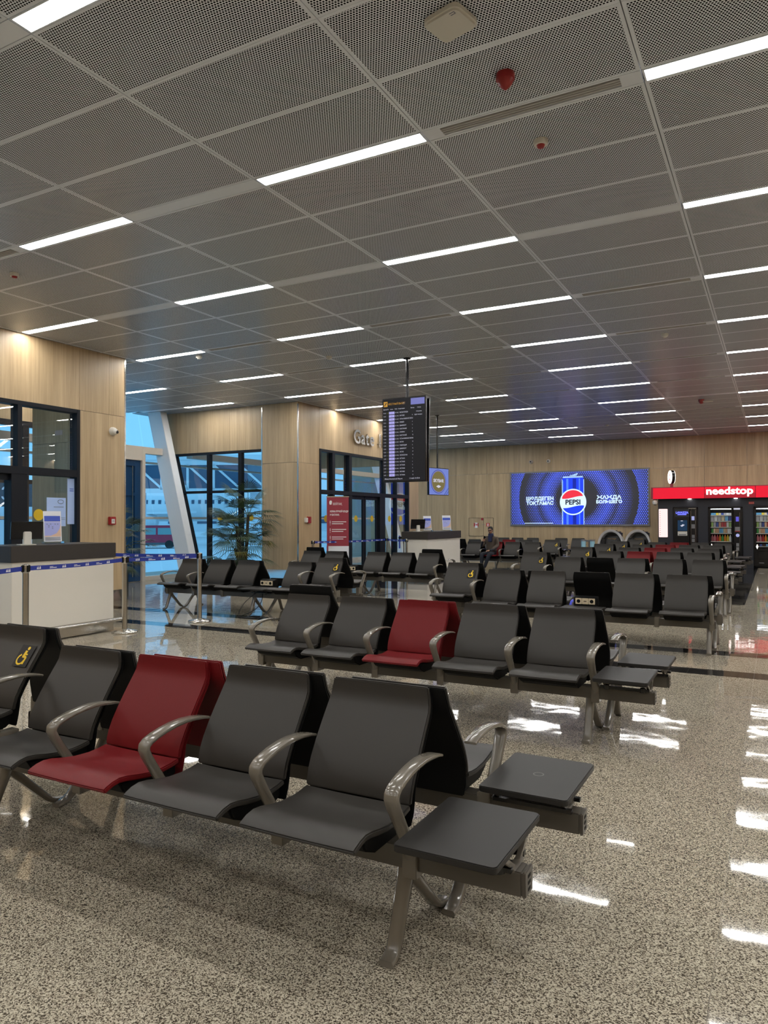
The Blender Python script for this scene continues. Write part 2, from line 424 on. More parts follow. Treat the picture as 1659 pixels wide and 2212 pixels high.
# ================================================================== FLOOR
LX = -9.5
T = 0.554
floor = tag(MB().box(-15.5, 9.2, -6.2, 25.6, -0.12, -0.004).build('floor', 'subfloor', bevel=0), 'polished speckled granite tile floor with dark bands', kind='structure')
xs = [-0.738 + T*k for k in range(-27, 19)]
ys = [7.27 - T*k for k in range(24, 0, -1)] + [7.27, 7.547, 8.101, 8.378, 8.655] + [8.655 + T*k for k in range(1, 9)] + [13.45] + [13.45 + T*k for k in range(1, 22)]
tiles = []
for i in range(len(xs)-1):
    for j in range(len(ys)-1):
        x0, x1, y0, y1 = xs[i], xs[i+1], ys[j], ys[j+1]
        if x1 < -13.4 or y0 > 25.3: continue
        dark = abs(y0-7.27) < .01 or abs(y0-8.378) < .01
        if y0 > 13.4 and x0 > -9.0:
            if x1 < -0.5: dark = True
            elif x0 < -0.5:
                tiles.append((x0, -0.461, y0, y1, True)); tiles.append((-0.461, x1, y0, y1, False)); continue
        tiles.append((x0, x1, y0, y1, dark))
tiles.sort(key=lambda t: (not in_view(((t[0]+t[1])/2, (t[2]+t[3])/2, 0), 60, 60), math.hypot((t[0]+t[1])/2, (t[2]+t[3])/2)))
_tm = {}
rest = {True: MB(), False: MB()}
G = 0.0008
for n, (x0, x1, y0, y1, dk) in enumerate(tiles):
    if n < 290:
        k = (round(x1-x0, 3), round(y1-y0, 3), dk)
        if k not in _tm:
            a, b = (x1-x0)/2 - G, (y1-y0)/2 - G
            _tm[k] = MB().box(-a, a, -b, b, -0.012, 0).mesh('floor_tile', 'granite_dark' if dk else 'granite_light', smooth=False)
        link('floor_tile', _tm[k], floor, ((x0+x1)/2, (y0+y1)/2, 0))
    else: rest[dk].box(x0+G, x1-G, y0+G, y1-G, -0.012, 0)
for dk in (False, True):
    tag(rest[dk].build('far_floor_tiles', 'granite_dark' if dk else 'granite_light', floor, smooth=False), kind='stuff')

# ================================================================== CEILING
ceiling = tag(MB().box(-14.2, 9.2, -6.2, 25.6, CEIL+0.05, CEIL+0.12).build('ceiling', 'plenum'), 'grey perforated steel tile ceiling with strip lights', kind='structure')
cols = range(-9, 8); rows = range(-5, 11)
ct = []
for k in cols:
    for j in rows:
        for t in range(3):
            x = CX0 + CS*(k+0.5); y = RY0 + RP*j + SW/2 + TD*(t+0.5)
            if -14.2+CS/2 < x < 9.0 and -5.9 < y < 25.2: ct.append((x, y))
ct.sort(key=lambda p: (not in_view((p[0], p[1], CEIL), 50, 50), math.hypot(p[0], p[1])))
tile_me = MB().box(-CS/2+0.003, CS/2-0.003, -TD/2+0.0012, TD/2-0.0012, 0, 0.02).mesh('ceiling_tile', 'perforated_steel', smooth=False)
rest = MB()
for n, (x, y) in enumerate(ct):
    if n < 290: link('ceiling_tile', tile_me, ceiling, (x, y, CEIL))
    else: rest.box(x-CS/2+0.003, x+CS/2-0.003, y-TD/2+0.0012, y+TD/2-0.0012, CEIL, CEIL+0.02)
tag(rest.build('far_ceiling_tiles', 'perforated_steel', ceiling, smooth=False), kind='stuff')
edge = MB()
for j in rows:
    for t in range(3):      # filler tiles along the slanted facade
        y = RY0 + RP*j + SW/2 + TD*(t+0.5)
        if y < 25.2: edge.box(-14.2, CX0-8*CS-0.005, y-TD/2+.002, y+TD/2-.002, CEIL, CEIL+0.02)
tag(edge.build('edge_ceiling_panel', 'perforated_steel', ceiling, smooth=False), kind='stuff')

strip_me = MB().box(-CS/2+0.005, CS/2-0.005, -SW/2+0.004, SW/2-0.004, 0, 0.02).mesh('strip_panel', 'ceiling_white', smooth=False)
vb = MB()
vx, vy = CS/2-0.005, SW/2-0.004
vb.box(-vx, -vx+.125, -vy, vy, 0, .02).box(vx-.125, vx, -vy, vy, 0, .02).box(-vx+.125, vx-.125, -vy, -.05, 0, .02).box(-vx+.125, vx-.125, .05, vy, 0, .02)
vent_frame = vb.mesh('vent_frame', 'ceiling_white', smooth=False)
vent_back = MB().box(-vx+.12, vx-.12, -.052, .052, .03, .034).mesh('vent_duct', 'plenum', smooth=False)
vent_slat = MB().box(-vx+.125, vx-.125, -.0085, .0085, -.001, .018).mesh('slat', 'vent_slat', smooth=False)
lf = MB()
lx, ly = CS/2-0.006, SW/2-0.004
lf.box(-lx, lx, -ly, -ly+.009, -.002, .02).box(-lx, lx, ly-.009, ly, -.002, .02).box(-lx, -lx+.012, -ly+.009, ly-.009, -.002, .02).box(lx-.012, lx, -ly+.009, ly-.009, -.002, .02)
light_frame = lf.mesh('light_frame', 'ceiling_white', smooth=False)
light_diff = MB().box(-lx+.012, lx-.012, -ly+.009, ly-.009, .001, .008).mesh('diffuser', 'strip_light', smooth=False)
VENT = {(0, 0), (-4, 0), (0, 7), (-2, 7), (0, 8), (-2, 8), (-4, 8)} | {(k, j) for k in (0, -2, -4, -6) for j in (2, 3, 4, 5)}
ORD = ['first', 'second', 'third', 'fourth', 'fifth', 'sixth', 'seventh', 'eighth', 'ninth', 'tenth', 'eleventh', 'twelfth', 'thirteenth']
def inside_box(x, y): return x < LX+.3 and (y < 8.6 or 13.55 < y < 19.9)
vis_rows = {}
cells = []
for j in range(-4, 10):
    for k in cols:
        x = CX0 + CS*(k+0.5); y = RY0 + RP*j
        if not (-14.2+CS/2 < x < 9.0) or y > 25.1: continue
        cells.append((j, k, x, y))
col_name = {-9: 'far left recess', -7: 'leftmost', -5: 'second', -3: 'third', -1: 'fourth', 1: 'fifth'}
for j, k, x, y in cells:
    if k % 2:
        if inside_box(x, y): continue
        vis = in_view((x-CS*.45, y, CEIL)) or in_view((x+CS*.45, y, CEIL)) or in_view((x, y, CEIL))
        lab = ('white linear ceiling strip light, %s row from the camera, %s column from the left' % (ORD[j+1], col_name.get(k, 'rightmost'))) if vis else 'white linear ceiling strip light beyond the edge of the picture'
        L = thing('ceiling_light', lab, 'ceiling light', (x, y, CEIL), 0, 'linear ceiling strip lights' if vis else 'strip lights beyond the picture')
        link('light_frame', light_frame, L); link('diffuser', light_diff, L)
    elif (k, j) in VENT and not inside_box(x, y):
        V = thing('air_vent', 'slotted linear air vent between strip lights, %s row from the camera, near %s light column' % (ORD[j+1], col_name.get(k-1, 'leftmost')), 'air vent', (x, y, CEIL), 0, 'slotted ceiling air vents')
        link('vent_frame', vent_frame, V); link('vent_duct', vent_back, V)
        for s in (-.025, 0, .025): link('slat', vent_slat, V, (0, s, 0))
    else: link('strip_panel', strip_me, ceiling, (x, y, CEIL))

# ================================================================== WALLS
def panels(parent, plane, c, spans, zs, th=0.018, gap=0.003, sgn=1):
    """oak boards on a backing wall: plane 'x' (wall x = c, boards grow towards sgn*x) or 'y'."""
    for a, b in spans:
        for z0, z1 in zs:
            m = MB(); t0, t1 = (c, c + sgn*th) if sgn > 0 else (c - th, c)
            w, h = (b-a)/2 - gap, (z1-z0)/2 - gap
            if plane == 'x': m.box(0, th, -w, w, -h, h); loc = (t0, (a+b)/2, (z0+z1)/2)
            else: m.box(-w, w, 0, th, -h, h); loc = ((a+b)/2, t0, (z0+z1)/2)
            link('wood_panel', m.mesh('wood_panel', 'oak', smooth=False), parent, loc)
def split(a, b, n): return [(a + (b-a)*i/n, a + (b-a)*(i+1)/n) for i in range(n)]

YA, YB = 8.605, 13.57            # the recess between the two gate boxes
W1 = (2.95, 7.70); W3 = (14.44, 19.2)
wl = MB()
wl.box(LX-.18, LX-.019, -6.2, W1[0], 0.3, CEIL).box(LX-.18, LX-.019, W1[0], W1[1], 3.15, CEIL).box(LX-.18, LX-.019, W1[1], YA-.019, 0.3, CEIL)
wl.box(-11.6, LX-.18, YA-.18, YA-.019, 0.0, CEIL)
wall_left = tag(wl.build('wall_left', 'subfloor', smooth=False), 'oak panelled wall with dark framed glazing on the left', kind='structure')
panels(wall_left, 'x', LX-.018, split(-6.2, W1[0], 7), [(.3, 3.15), (3.15, CEIL)])
panels(wall_left, 'x', LX-.018, [(W1[0], 4.53), (4.53, 6.1), (6.1, 7.70)], [(3.15, CEIL)])
panels(wall_left, 'x', LX-.018, [(7.70, YA)], [(.3, 3.15)])
panels(wall_left, 'x', LX-.018, [(7.70, 8.27), (8.27, YA)], [(3.15, CEIL)])
panels(wall_left, 'y', YA-.18, split(-11.6, LX-.2, 2), [(.1, 2.78), (2.78, CEIL)], sgn=-1)
panels(wall_left, 'y', YA-.019, split(-11.6, LX-.02, 2), [(.3, 2.78), (2.78, CEIL)])
b = MB().box(LX-.17, LX-.03, -6.2, W1[0], 0.004, .3).box(LX-.17, LX-.03, W1[1], YA-.03, 0.004, .3)
tag(b.build('baseboard_left', 'steel_mirror', smooth=False), kind='structure')
tag(MB().box(LX-.022, LX+.004, YA-.022, YA+.006, .3, CEIL).build('trim_1', 'steel', smooth=False), 'bright steel corner strip', kind='structure')

# gate box on the far side of the recess: pillar, glazed flank and gate wall
wg = MB()
wg.box(-10.52, LX-.019, YB+.019, YB+.6, .3, CEIL)                       # pillar
wg.box(LX-.18, LX-.019, YB+.6, W3[0], .3, CEIL).box(LX-.18, LX-.019, W3[0], W3[1], 3.13, CEIL).box(LX-.18, LX-.019, W3[1], 19.87, .3, CEIL)
wg.prism([(-13.6, 3.1), (-10.52, 3.1), (-10.52, CEIL), (-13.85, CEIL)], 'y', YB+.04, YB+.16)
wg.prism([(-13.34, 3.1), (LX-.18, 3.1), (LX-.18, CEIL), (-13.56, CEIL)], 'y', 19.7, 19.86)
wall_gate = tag(wg.build('wall_gate', 'subfloor', smooth=False), 'oak clad pillar and gate wall with steel corner strips', kind='structure')
panels(wall_gate, 'y', YB+.019, [(-10.52, LX)], [(.3, 2.75), (2.75, CEIL)], sgn=-1)
panels(wall_gate, 'x', LX-.018, [(YB, W3[0])], [(.3, 2.75), (2.75, CEIL)])
panels(wall_gate, 'x', LX-.018, split(W3[0], W3[1], 3), [(3.13, CEIL)])
panels(wall_gate, 'x', LX-.018, [(W3[1], 19.87)], [(.3, 3.13), (3.13, CEIL)])
for a, bb in ((-11.5, -10.52), (-12.5, -11.5)):
    m = MB().box(-(bb-a)/2+.003, (bb-a)/2-.003, 0, .018, 3.1, CEIL); link('wood_panel', m.mesh('wood_panel', 'oak', smooth=False), wall_gate, ((a+bb)/2, YB+.02, 0))
m = MB().prism([(-13.6+12.5, 3.1), (-.003, 3.1), (-.003, CEIL), (-13.85+12.5, CEIL)], 'y', 0, .018); link('wood_panel', m.mesh('wood_panel', 'oak', smooth=False), wall_gate, (-12.5, YB+.02, 0))
for a, bb in ((-10.9, -9.7), (-12.1, -10.9), (-13.2, -12.1)):
    m = MB().box(-(bb-a)/2+.003, (bb-a)/2-.003, 0, .018, 3.1, CEIL); link('wood_panel', m.mesh('wood_panel', 'oak', smooth=False), wall_gate, ((a+bb)/2, 19.68, 0))
b = MB().box(-10.46, LX-.05, YB+.05, YB+.6, .004, .3).box(LX-.17, LX-.05, YB+.6, W3[0], .004, .3).box(LX-.17, LX-.05, W3[1], 19.8, .004, .3)
tag(b.build('baseboard_gate', 'steel_mirror', smooth=False), kind='structure')
tag(MB().box(LX-.022, LX+.006, YB-.006, YB+.022, .3, CEIL-.05).build('trim_2', 'steel', smooth=False), 'bright steel corner strip on oak pillar', kind='structure')
tag(MB().box(-10.532, -10.506, YB-.006, YB+.03, .3, CEIL-.05).build('trim_3', 'steel', smooth=False), kind='structure')

YW = 25.3
wall_back = tag(MB().box(-15.5, 9.2, YW+.02, YW+.2, 0, CEIL+.1).build('wall_back', 'subfloor', smooth=False), 'long oak panelled end wall', kind='structure')
panels(wall_back, 'y', YW+.019, split(-14.2, 9.0, 19), [(.1, 3.11), (3.11, CEIL)], sgn=-1, gap=.004)
wall_right = tag(MB().box(9.0, 9.2, -6.2, 25.5, 0, CEIL+.1).build('wall_right', 'oak', smooth=False), kind='structure')
wall_rear = tag(MB().box(-15.5, 9.2, -6.4, -6.2, 0, CEIL+.1).build('wall_rear', 'oak', smooth=False), kind='structure')

# ------------------------------------------------------------------ glazing
def window_x(name, label, y0, y1, ztop, mulls, tz, panes, doors=(), depth=.15, dots=()):
    """dark framed glazing in the plane x = LX; mulls = (y centre, width, z0, z1)."""
    w = struct(name, label); x0, x1 = LX-depth, LX+.02
    MB().box(x0, x1, y0, y0+.06, 0, ztop).build('frame_post', 'frame_dark', w, bevel=.003)
    MB().box(x0, x1, y1-.06, y1, 0, ztop).build('frame_post', 'frame_dark', w, bevel=.003)
    MB().box(x0, x1, y0+.06, y1-.06, ztop-.06, ztop).build('frame_head', 'frame_dark', w, bevel=.003)
    MB().box(x0, x1, y0+.06, y1-.06, tz[0], tz[1]).build('transom', 'frame_dark', w, bevel=.003)
    for c, ww, z0, z1 in mulls: MB().box(x0, x1-.004, c-ww/2, c+ww/2, z0, z1).build('mullion', 'frame_dark', w, bevel=.003)
    for a, b_, z0, z1 in panes: MB().quad((LX-.04, a, z0), (LX-.04, b_, z0), (LX-.04, b_, z1), (LX-.04, a, z1)).build('pane', 'glass', w, fix=False, smooth=False)
    for a, b_, z0, z1 in doors:
        d = MB().box(LX-.10, LX-.05, a, a+.07, z0, z1).box(LX-.10, LX-.05, b_-.07, b_, z0, z1).box(LX-.10, LX-.05, a+.07, b_-.07, z0, z0+.09).box(LX-.10, LX-.05, a+.07, b_-.07, z1-.09, z1).build('sliding_door', 'frame_dark', w, bevel=.002)
        MB().quad((LX-.075, a+.07, z0+.09), (LX-.075, b_-.07, z0+.09), (LX-.075, b_-.07, z1-.09), (LX-.075, a+.07, z1-.09)).build('door_pane', 'glass', d, fix=False, smooth=False)
    for y, z in dots:
        MB().prism(disc_pts(.085, 20, cx=y, cy=z), 'x', LX-.038, LX-.036).build('yellow_marker', 'yellow_dot', w, smooth=False)
    return w
win1 = window_x('window_1', 'dark framed glazing with sliding door behind the near counter', W1[0], W1[1], 3.15,
    [(6.68, .07, 2.2, 3.09), (6.675, .25, 0, 2.1), (3.97, .07, 2.2, 3.09), (3.95, .2, 0, 2.1), (5.33, .07, 2.2, 3.09)], (2.1, 2.21),
    [(W1[0]+.06, 3.935, 2.21, 3.09), (4.005, 5.295, 2.21, 3.09), (5.365, 6.645, 2.21, 3.09), (6.715, 7.64, 2.21, 3.09), (6.80, 7.64, .02, 2.1), (3.01, 3.85, .02, 2.1)],
    [(4.0, 5.33, .01, 2.1), (5.34, 6.66, .01, 2.1)], dots=[(7.02, 1.52), (6.2, 1.5)])
win3 = window_x('window_3', 'dark framed gate glazing with sliding door under the gate number', W3[0], W3[1], 3.13,
    [(15.06, .12, 2.16, 3.07), (15.86, .13, 2.16, 3.07), (17.72, .07, 2.16, 3.07), (18.40, .07, 0, 3.07), (15.06, .09, 0, 2.06), (15.86, .14, 0, 2.06), (17.56, .30, 0, 2.06)], (2.06, 2.16),
    [(14.5, 15.0, 2.16, 3.07), (15.12, 15.79, 2.16, 3.07), (15.93, 17.68, 2.16, 3.07), (17.76, 18.36, 2.16, 3.07), (18.44, 19.14, 2.16, 3.07), (14.5, 15.0, .02, 2.06), (15.12, 15.79, .02, 2.06), (17.72, 18.36, .02, 2.06), (18.44, 19.14, .02, 2.06)],
    [(15.94, 16.66, .01, 2.06), (16.68, 17.4, .01, 2.06)], dots=[(14.78, 1.47), (15.6, 1.47), (16.2, 1.47), (17.05, 1.47), (18.05, 1.47), (18.75, 1.47)])
# flank of the gate box, its left edge leaning with the facade column
win2 = struct('window_2', 'dark framed glazing with leaning left edge beside the oak pillar')
def lean(z): return -12.477 - .2765*z
y0, y1 = YB+.02, YB+.13
MB().hexa([(lean(0), y0, 0), (lean(0)+.09, y0, 0), (lean(0)+.09, y1, 0), (lean(0), y1, 0), (lean(3.1), y0, 3.1), (lean(3.1)+.09, y0, 3.1), (lean(3.1)+.09, y1, 3.1), (lean(3.1), y1, 3.1)]).build('frame_post', 'frame_dark', win2, bevel=.003)
MB().box(lean(3.1)+.09, -10.53, y0, y1, 3.04, 3.1).build('frame_head', 'frame_dark', win2, bevel=.003)
MB().box(lean(2.1)+.09, -10.53, y0, y1, 2.10, 2.16).build('transom', 'frame_dark', win2, bevel=.003)
MB().box(lean(0)+.09, -10.53, y0, y1, 0, .08).build('frame_sill', 'frame_dark', win2, bevel=.003)
for c, ww in ((-12.17, .09), (-11.19, .10)):
    MB().box(c-ww/2, c+ww/2, y0-.004, y1-.004, .08, 3.04).build('mullion', 'frame_dark', win2, bevel=.003)
for a, b_ in ((None, -12.215), (-12.125, -11.24), (-11.14, -10.53)):
    for z0, z1 in ((.08, 2.1), (2.16, 3.04)):
        aa, ab = (lean(z0)+.09, lean(z1)+.09) if a is None else (a, a)
        MB().quad((aa, YB+.07, z0), (b_, YB+.07, z0), (b_, YB+.07, z1), (ab, YB+.07, z1)).build('pane', 'glass', win2, fix=False, smooth=False)
for x, z in ((-11.83, 1.5), (-10.9, 1.5)):
    MB().prism(disc_pts(.085, 20, cx=x, cy=z), 'y', YB+.062, YB+.066).build('yellow_marker', 'yellow_dot', win2, smooth=False)
# small interior glazing of the near gate box, towards the facade
win5 = struct('window_5', 'dark inner glazing seen through the left gate glass')
MB().box(-12.48, -12.36, -6, 9.3, 3.3, CEIL).build('lintel_panel', 'oak', win5, smooth=False)
for y, ww in ((8.83, .13), (7.5, .12), (6.2, .1), (4.9, .1), (3.5, .1)):
    MB().box(-12.48, -12.36, y-ww/2, y+ww/2, 0, 3.22).build('mullion', 'frame_dark', win5, bevel=.003)
MB().box(-12.49, -12.35, -6, 9.3, 3.2, 3.3).build('frame_head', 'frame_dark', win5, bevel=.003)
MB().box(-12.45, -12.38, 3, 9.3, 2.13, 2.21).build('transom', 'frame_dark', win5, bevel=.003)
MB().box(-12.50, -12.35, 8.9, 9.15, 1.12, 1.16).build('push_bar', 'steel', win5, bevel=.004)

# ------------------------------------------------------------------ leaning glass facade
def gx(z): return -13.36 - .21*z
def cx_(z): return -12.21 - .28*z
fac = struct('window_4', 'leaning glass facade with white steel columns')
for a, b_ in ((-6.2, -3.3), (-3.3, 2.2), (2.2, 7.75), (7.75, 13.3), (13.3, 18.85), (18.85, 25.3)):
    for z0, z1 in ((.1, 1.47), (1.53, 2.87), (2.91, CEIL)):
        for c, d in split(a, b_, 2):
            MB().quad((gx(z0), c+.02, z0), (gx(z0), d-.02, z0), (gx(z1), d-.02, z1), (gx(z1), c+.02, z1)).build('pane', 'glass_facade', fac, fix=False, smooth=False)
for z, h in ((.05, .1), (1.5, .06), (2.89, .045)):
    MB().box(gx(z)-.05, gx(z)+.09, -6.2, 25.3, z-h/2, z+h/2).build('rail', 'beige_panel', fac, smooth=False)
for yy in (2.2, 7.75, 13.28, 18.85, 24.4):
    MB().hexa([(cx_(0)-.46, yy-.11, 0), (cx_(0), yy-.11, 0), (cx_(0), yy+.11, 0), (cx_(0)-.46, yy+.11, 0), (cx_(CEIL)-.43, yy-.11, CEIL+.1), (cx_(CEIL), yy-.11, CEIL+.1), (cx_(CEIL), yy+.11, CEIL+.1), (cx_(CEIL)-.43, yy+.11, CEIL+.1)]).build('column', 'white_column', fac, bevel=.008)
for yy0, yy1 in ((2.31, 7.64), (7.86, 13.17), (14.2, 18.74), (18.96, 24.3)):
    MB().box(-13.45, -13.25, yy0, yy1, 3.04, 3.2).build('tie_beam', 'beige_panel', fac, bevel=.004)
dr = struct('door_1', 'beige portal with dark blue glazed door at the facade')
MB().box(-13.62, -13.2, 10.9, 11.05, 0, 3.17).box(-13.62, -13.2, 12.47, 12.57, 0, 3.17).box(-13.62, -13.2, 11.05, 12.47, 2.86, 3.17).build('portal', 'beige_panel', dr, bevel=.004)
MB().box(-13.36, -13.26, 11.05, 11.13, .01, 2.86).box(-13.36, -13.26, 12.29, 12.47, .01, 2.86).box(-13.36, -13.26, 11.13, 12.29, 2.72, 2.86).box(-13.36, -13.26, 11.13, 12.29, 2.02, 2.1).box(-13.36, -13.26, 11.13, 12.29, .01, .12).build('door_leaf', 'door_blue', dr, bevel=.003)
MB().box(-13.255, -13.24, 12.2, 12.225, .12, 2.72).build('door_edge', 'steel', dr, smooth=False)
MB().quad((-13.3, 11.13, .12), (-13.3, 12.29, .12), (-13.3, 12.29, 2.72), (-13.3, 11.13, 2.72)).build('door_pane', 'door_blue', dr, fix=False, smooth=False)
for z in (.6, 1.35): MB().box(-13.75, -13.62, 10.9, 12.5, 0, 3.1).build('portal_back', 'door_blue', dr, smooth=False) if z < 1 else None

# ================================================================== OUTSIDE
tag(MB().box(-260, -13.5, -120, 220, -.9, -.7).build('ground', 'concrete', smooth=False), 'pale concrete airport apron', kind='structure')
van = thing('van', 'small red van parked on the apron, seen through the facade', 'van', (-43.2, 41.9, -.7), math.radians(40))
m = MB().prism([(-2.0, .35), (2.0, .35), (2.05, .9), (1.85, 1.72), (1.6, 1.8), (-1.1, 1.8), (-1.7, 1.1), (-2.05, 1.0)], 'y', -.85, .85); m.build('body', 'van_red', van, bevel=.06)
MB().box(-2.06, 2.1, -.87, .87, .28, .5).build('bumper', 'van_grey', van, bevel=.04)
for s in (-1, 1):
    MB().box(-.9, .3, s*.86-.01, s*.86+.01, 1.08, 1.6).build('window', 'van_glass', van, smooth=False)
    MB().box(.45, 1.5, s*.86-.01, s*.86+.01, 1.08, 1.6).build('window', 'van_glass', van, smooth=False)
    for x in (-1.3, 1.3): MB().cyl((x, s*.8-.1, .32), .32, .2, 16, axis='y').build('wheel', 'tyre', van)
MB().hexa([(1.97, -.65, 1.08), (2.02, -.65, 1.08), (2.02, .65, 1.08), (1.97, .65, 1.08), (1.86, -.6, 1.6), (1.91, -.6, 1.6), (1.91, .6, 1.6), (1.86, .6, 1.6)]).build('rear_window', 'van_glass', van, smooth=False)
MB().box(2.03, 2.09, -.3, .3, .75, .88).build('licence_plate', 'yellow_vinyl', van, smooth=False)

jb = thing('jet_bridge', 'slate blue boarding bridge with white diagonal truss outside the facade', 'boarding bridge', (-46.0, 47.1, -.7), math.radians(29)); jb.scale = (1.13, 1.13, 1.13)
MB().box(-7, 9, .1, 2.4, 4.35, 6.3).build('cabin', 'bridge_slate', jb, smooth=False)
m = MB().box(-7, 9, -.02, .12, 6.2, 6.6).box(-7, 9, -.02, .12, 4.05, 4.4)
for x in range(-7, 10, 2): m.box(x-.09, x+.09, -.02, .1, 4.3, 6.3)
for x in range(-7, 9, 2): m.bar((x, .04, 6.2), (x+2, .04, 4.4), .12, .16)
m.build('truss', 'aircraft_white', jb, smooth=False)
MB().box(-7, 9, -.1, 2.6, 6.6, 7.0).build('roof', 'aircraft_white', jb, smooth=False)
for x in (-3, 6): MB().box(x-.35, x+.35, .9, 1.6, 0, 4.3).build('leg', 'building_white', jb, smooth=False)

ac = thing('aircraft', 'white airliner with a row of small dark windows on the apron', 'aircraft', (-70.5, 70.5, -.7), math.radians(29))
MB().lathe([(.3, -24), (1.3, -22), (1.95, -18), (2.0, -10), (2.0, 14), (1.7, 19), (.7, 25)], 24, (0, 0, 4.1), axis='x').build('fuselage', 'aircraft_white', ac)
wm = MB()
for i in range(44): wm.box(-19+.85*i, -19+.85*i+.34, -2.02, -1.8, 4.35, 4.85)
tag(wm.build('cabin_windows', 'bridge_slate', ac, smooth=False), kind='stuff')
MB().prism([(-4, -1.2), (3, -1.2), (8, -16), (6.2, -16)], 'z', 3.0, 3.25).build('wing', 'aircraft_white', ac, smooth=False)
MB().lathe([(.5, -2), (1.0, -1.4), (1.05, .2), (.6, 1.8)], 16, (-1, -6, 2.2), axis='x').build('engine', 'building_white', ac)
for x in (-14, 2): MB().cyl((x, -.4, .55), .55, .8, 14, axis='y').build('wheel', 'tyre', ac)
tm = thing('terminal_building', 'long pale building on the far side of the apron', 'building', (-118, 108, -.7), math.radians(29))
MB().box(-60, 60, 0, 8, 0, 5.2).build('wall', 'building_white', tm, smooth=False)
for i in range(20): MB().box(-58+6*i, -54+6*i, -.1, .02, 1.6, 3.4).build('window', 'bridge_slate', tm, smooth=False)
sg = thing('apron_sign', 'teal equipment panel with white letters seen through the left gate glass', 'sign', (-28.2, 18.7, -.7), math.radians(62))
MB().box(-2.6, 2.6, 0, .35, 2.75, 3.85).build('panel', 'teal_sign', sg, bevel=.03)
m = MB(); m.mesh_in(text_mesh('ЗН', .78), M_front(.75, -.004, 3.02)); tag(m.build('lettering', 'white_ink', sg, fix=False, smooth=False), kind='stuff')
MB().box(-2.4, 2.4, .0, .3, .7, 2.2).build('body', 'aircraft_white', sg, bevel=.05)
for x in (-1.7, 1.7): MB().cyl((x, 0, .38), .38, .3, 14, axis='y').build('wheel', 'tyre', sg)

# unseen fill lights, added to brighten the inside of the two gate boxes
for nm, y in (('gate_box_fill', 5.8), ('gate_box_fill', 16.7)):
    ld = bpy.data.lights.new(nm, 'AREA'); ld.shape = 'RECTANGLE'; ld.size = 1.2; ld.size_y = 3.0; ld.energy = 30; ld.color = (0.72, 0.90, 1.0)
    lo = bpy.data.objects.new(nm, ld); COL.objects.link(lo); lo.location = (-10.5, y, 4.0)

# ================================================================== BEAM SEATING
# local frame: seam between the two back-to-back rows at y = 0, seats face -y
SEAT_TOP = [(-.565, .430), (-.553, .438), (-.525, .449), (-.49, .455), (-.45, .451), (-.40, .440), (-.34, .430), (-.27, .427), (-.22, .431), (-.178, .438)]
BACK = [(-.180, .436), (-.176, .462), (-.166, .494), (-.145, .536), (-.112, .590), (-.075, .645), (-.040, .694), (-.022, .720), (-.012, .738), (-.007, .765), (-.004, .805)]
def skin(profile, wid, th, name, m):
    """slab following a (y,z) profile; wid gives half width along it; th = thickness away from the sitter."""
    mb = MB(); k = len(profile); nx = 6
    nrm = []
    for i in range(k):
        a, b = profile[max(i-1, 0)], profile[min(i+1, k-1)]
        ty, tz = b[0]-a[0], b[1]-a[1]; L = math.hypot(ty, tz); nrm.append((tz/L, -ty/L))
    vs = []
    for i, (y, z) in enumerate(profile):
        for j in range(nx+1):
            x = -wid[i] + 2*wid[i]*j/nx; dip = .004*(1-(x/wid[i])**2)
            vs.append((x, y + nrm[i][0]*dip, z + nrm[i][1]*dip))
    n1 = len(vs)
    for i, (y, z) in enumerate(profile):
        for j in range(nx+1):
            x = -wid[i] + 2*wid[i]*j/nx
            vs.append((x, y + nrm[i][0]*th, z + nrm[i][1]*th))
    fs = []
    def q(i, j): return i*(nx+1)+j
    for i in range(k-1):
        for j in range(nx):
            fs.append((q(i, j), q(i, j+1), q(i+1, j+1), q(i+1, j)))
            fs.append((n1+q(i, j), n1+q(i+1, j), n1+q(i+1, j+1), n1+q(i, j+1)))
        fs.append((q(i, 0), q(i+1, 0), n1+q(i+1, 0), n1+q(i, 0))); fs.append((q(i, nx), n1+q(i, nx), n1+q(i+1, nx), q(i+1, nx)))
    for j in range(nx):
        fs.append((q(0, j), n1+q(0, j), n1+q(0, j+1), q(0, j+1))); fs.append((q(k-1, j), q(k-1, j+1), n1+q(k-1, j+1), n1+q(k-1, j)))
    mb.add(vs, fs)
    return mb.mesh(name, m, bevel=.0045, ang=40)
sw = [.219, .220, .221, .221, .221, .220, .219, .218, .217, .216]
bw = [.216, .217, .218, .219, .219, .218, .217, .216, .214, .210, .202]
seat_me = {c: skin(SEAT_TOP, sw, .020, 'seat', 'seat_'+c) for c in ('dark', 'red')}
back_me = {c: skin(BACK, bw, .018, 'backrest', 'seat_'+c) for c in ('dark', 'red')}
SH = [(-.160, .352), (-.158, .40), (-.152, .445), (-.148, .484), (-.127, .527), (-.094, .581), (-.057, .636), (-.022, .685), (-.004, .711), (.007, .738), (.012, .765), (.0155, .802)]
shell_me = {'dark': skin(SH, [.205, .216, .218, .219, .220, .220, .219, .218, .217, .215, .211, .203], .012, 'back_shell', 'black_matte'),
            'red': skin(SH, [.205, .216, .218, .219, .220, .220, .219, .218, .217, .215, .211, .203], .012, 'back_shell', 'seat_red')}
pan = MB().prism([(-.47, .425), (-.44, .375), (-.37, .345), (-.20, .345), (-.165, .37), (-.165, .415), (-.30, .405), (-.42, .42)], 'x', -.19, .19)
pan_me = pan.mesh('seat_tray', 'black_matte', bevel=.008)
arm_path = [(-.065, .588), (-.10, .597), (-.15, .604), (-.205, .607), (-.26, .604), (-.315, .596), (-.36, .585), (-.395, .573), (-.412, .560), (-.414, .544), (-.403, .520), (-.378, .480), (-.345, .430), (-.312, .380), (-.285, .335), (-.268, .300), (-.262, .262)]
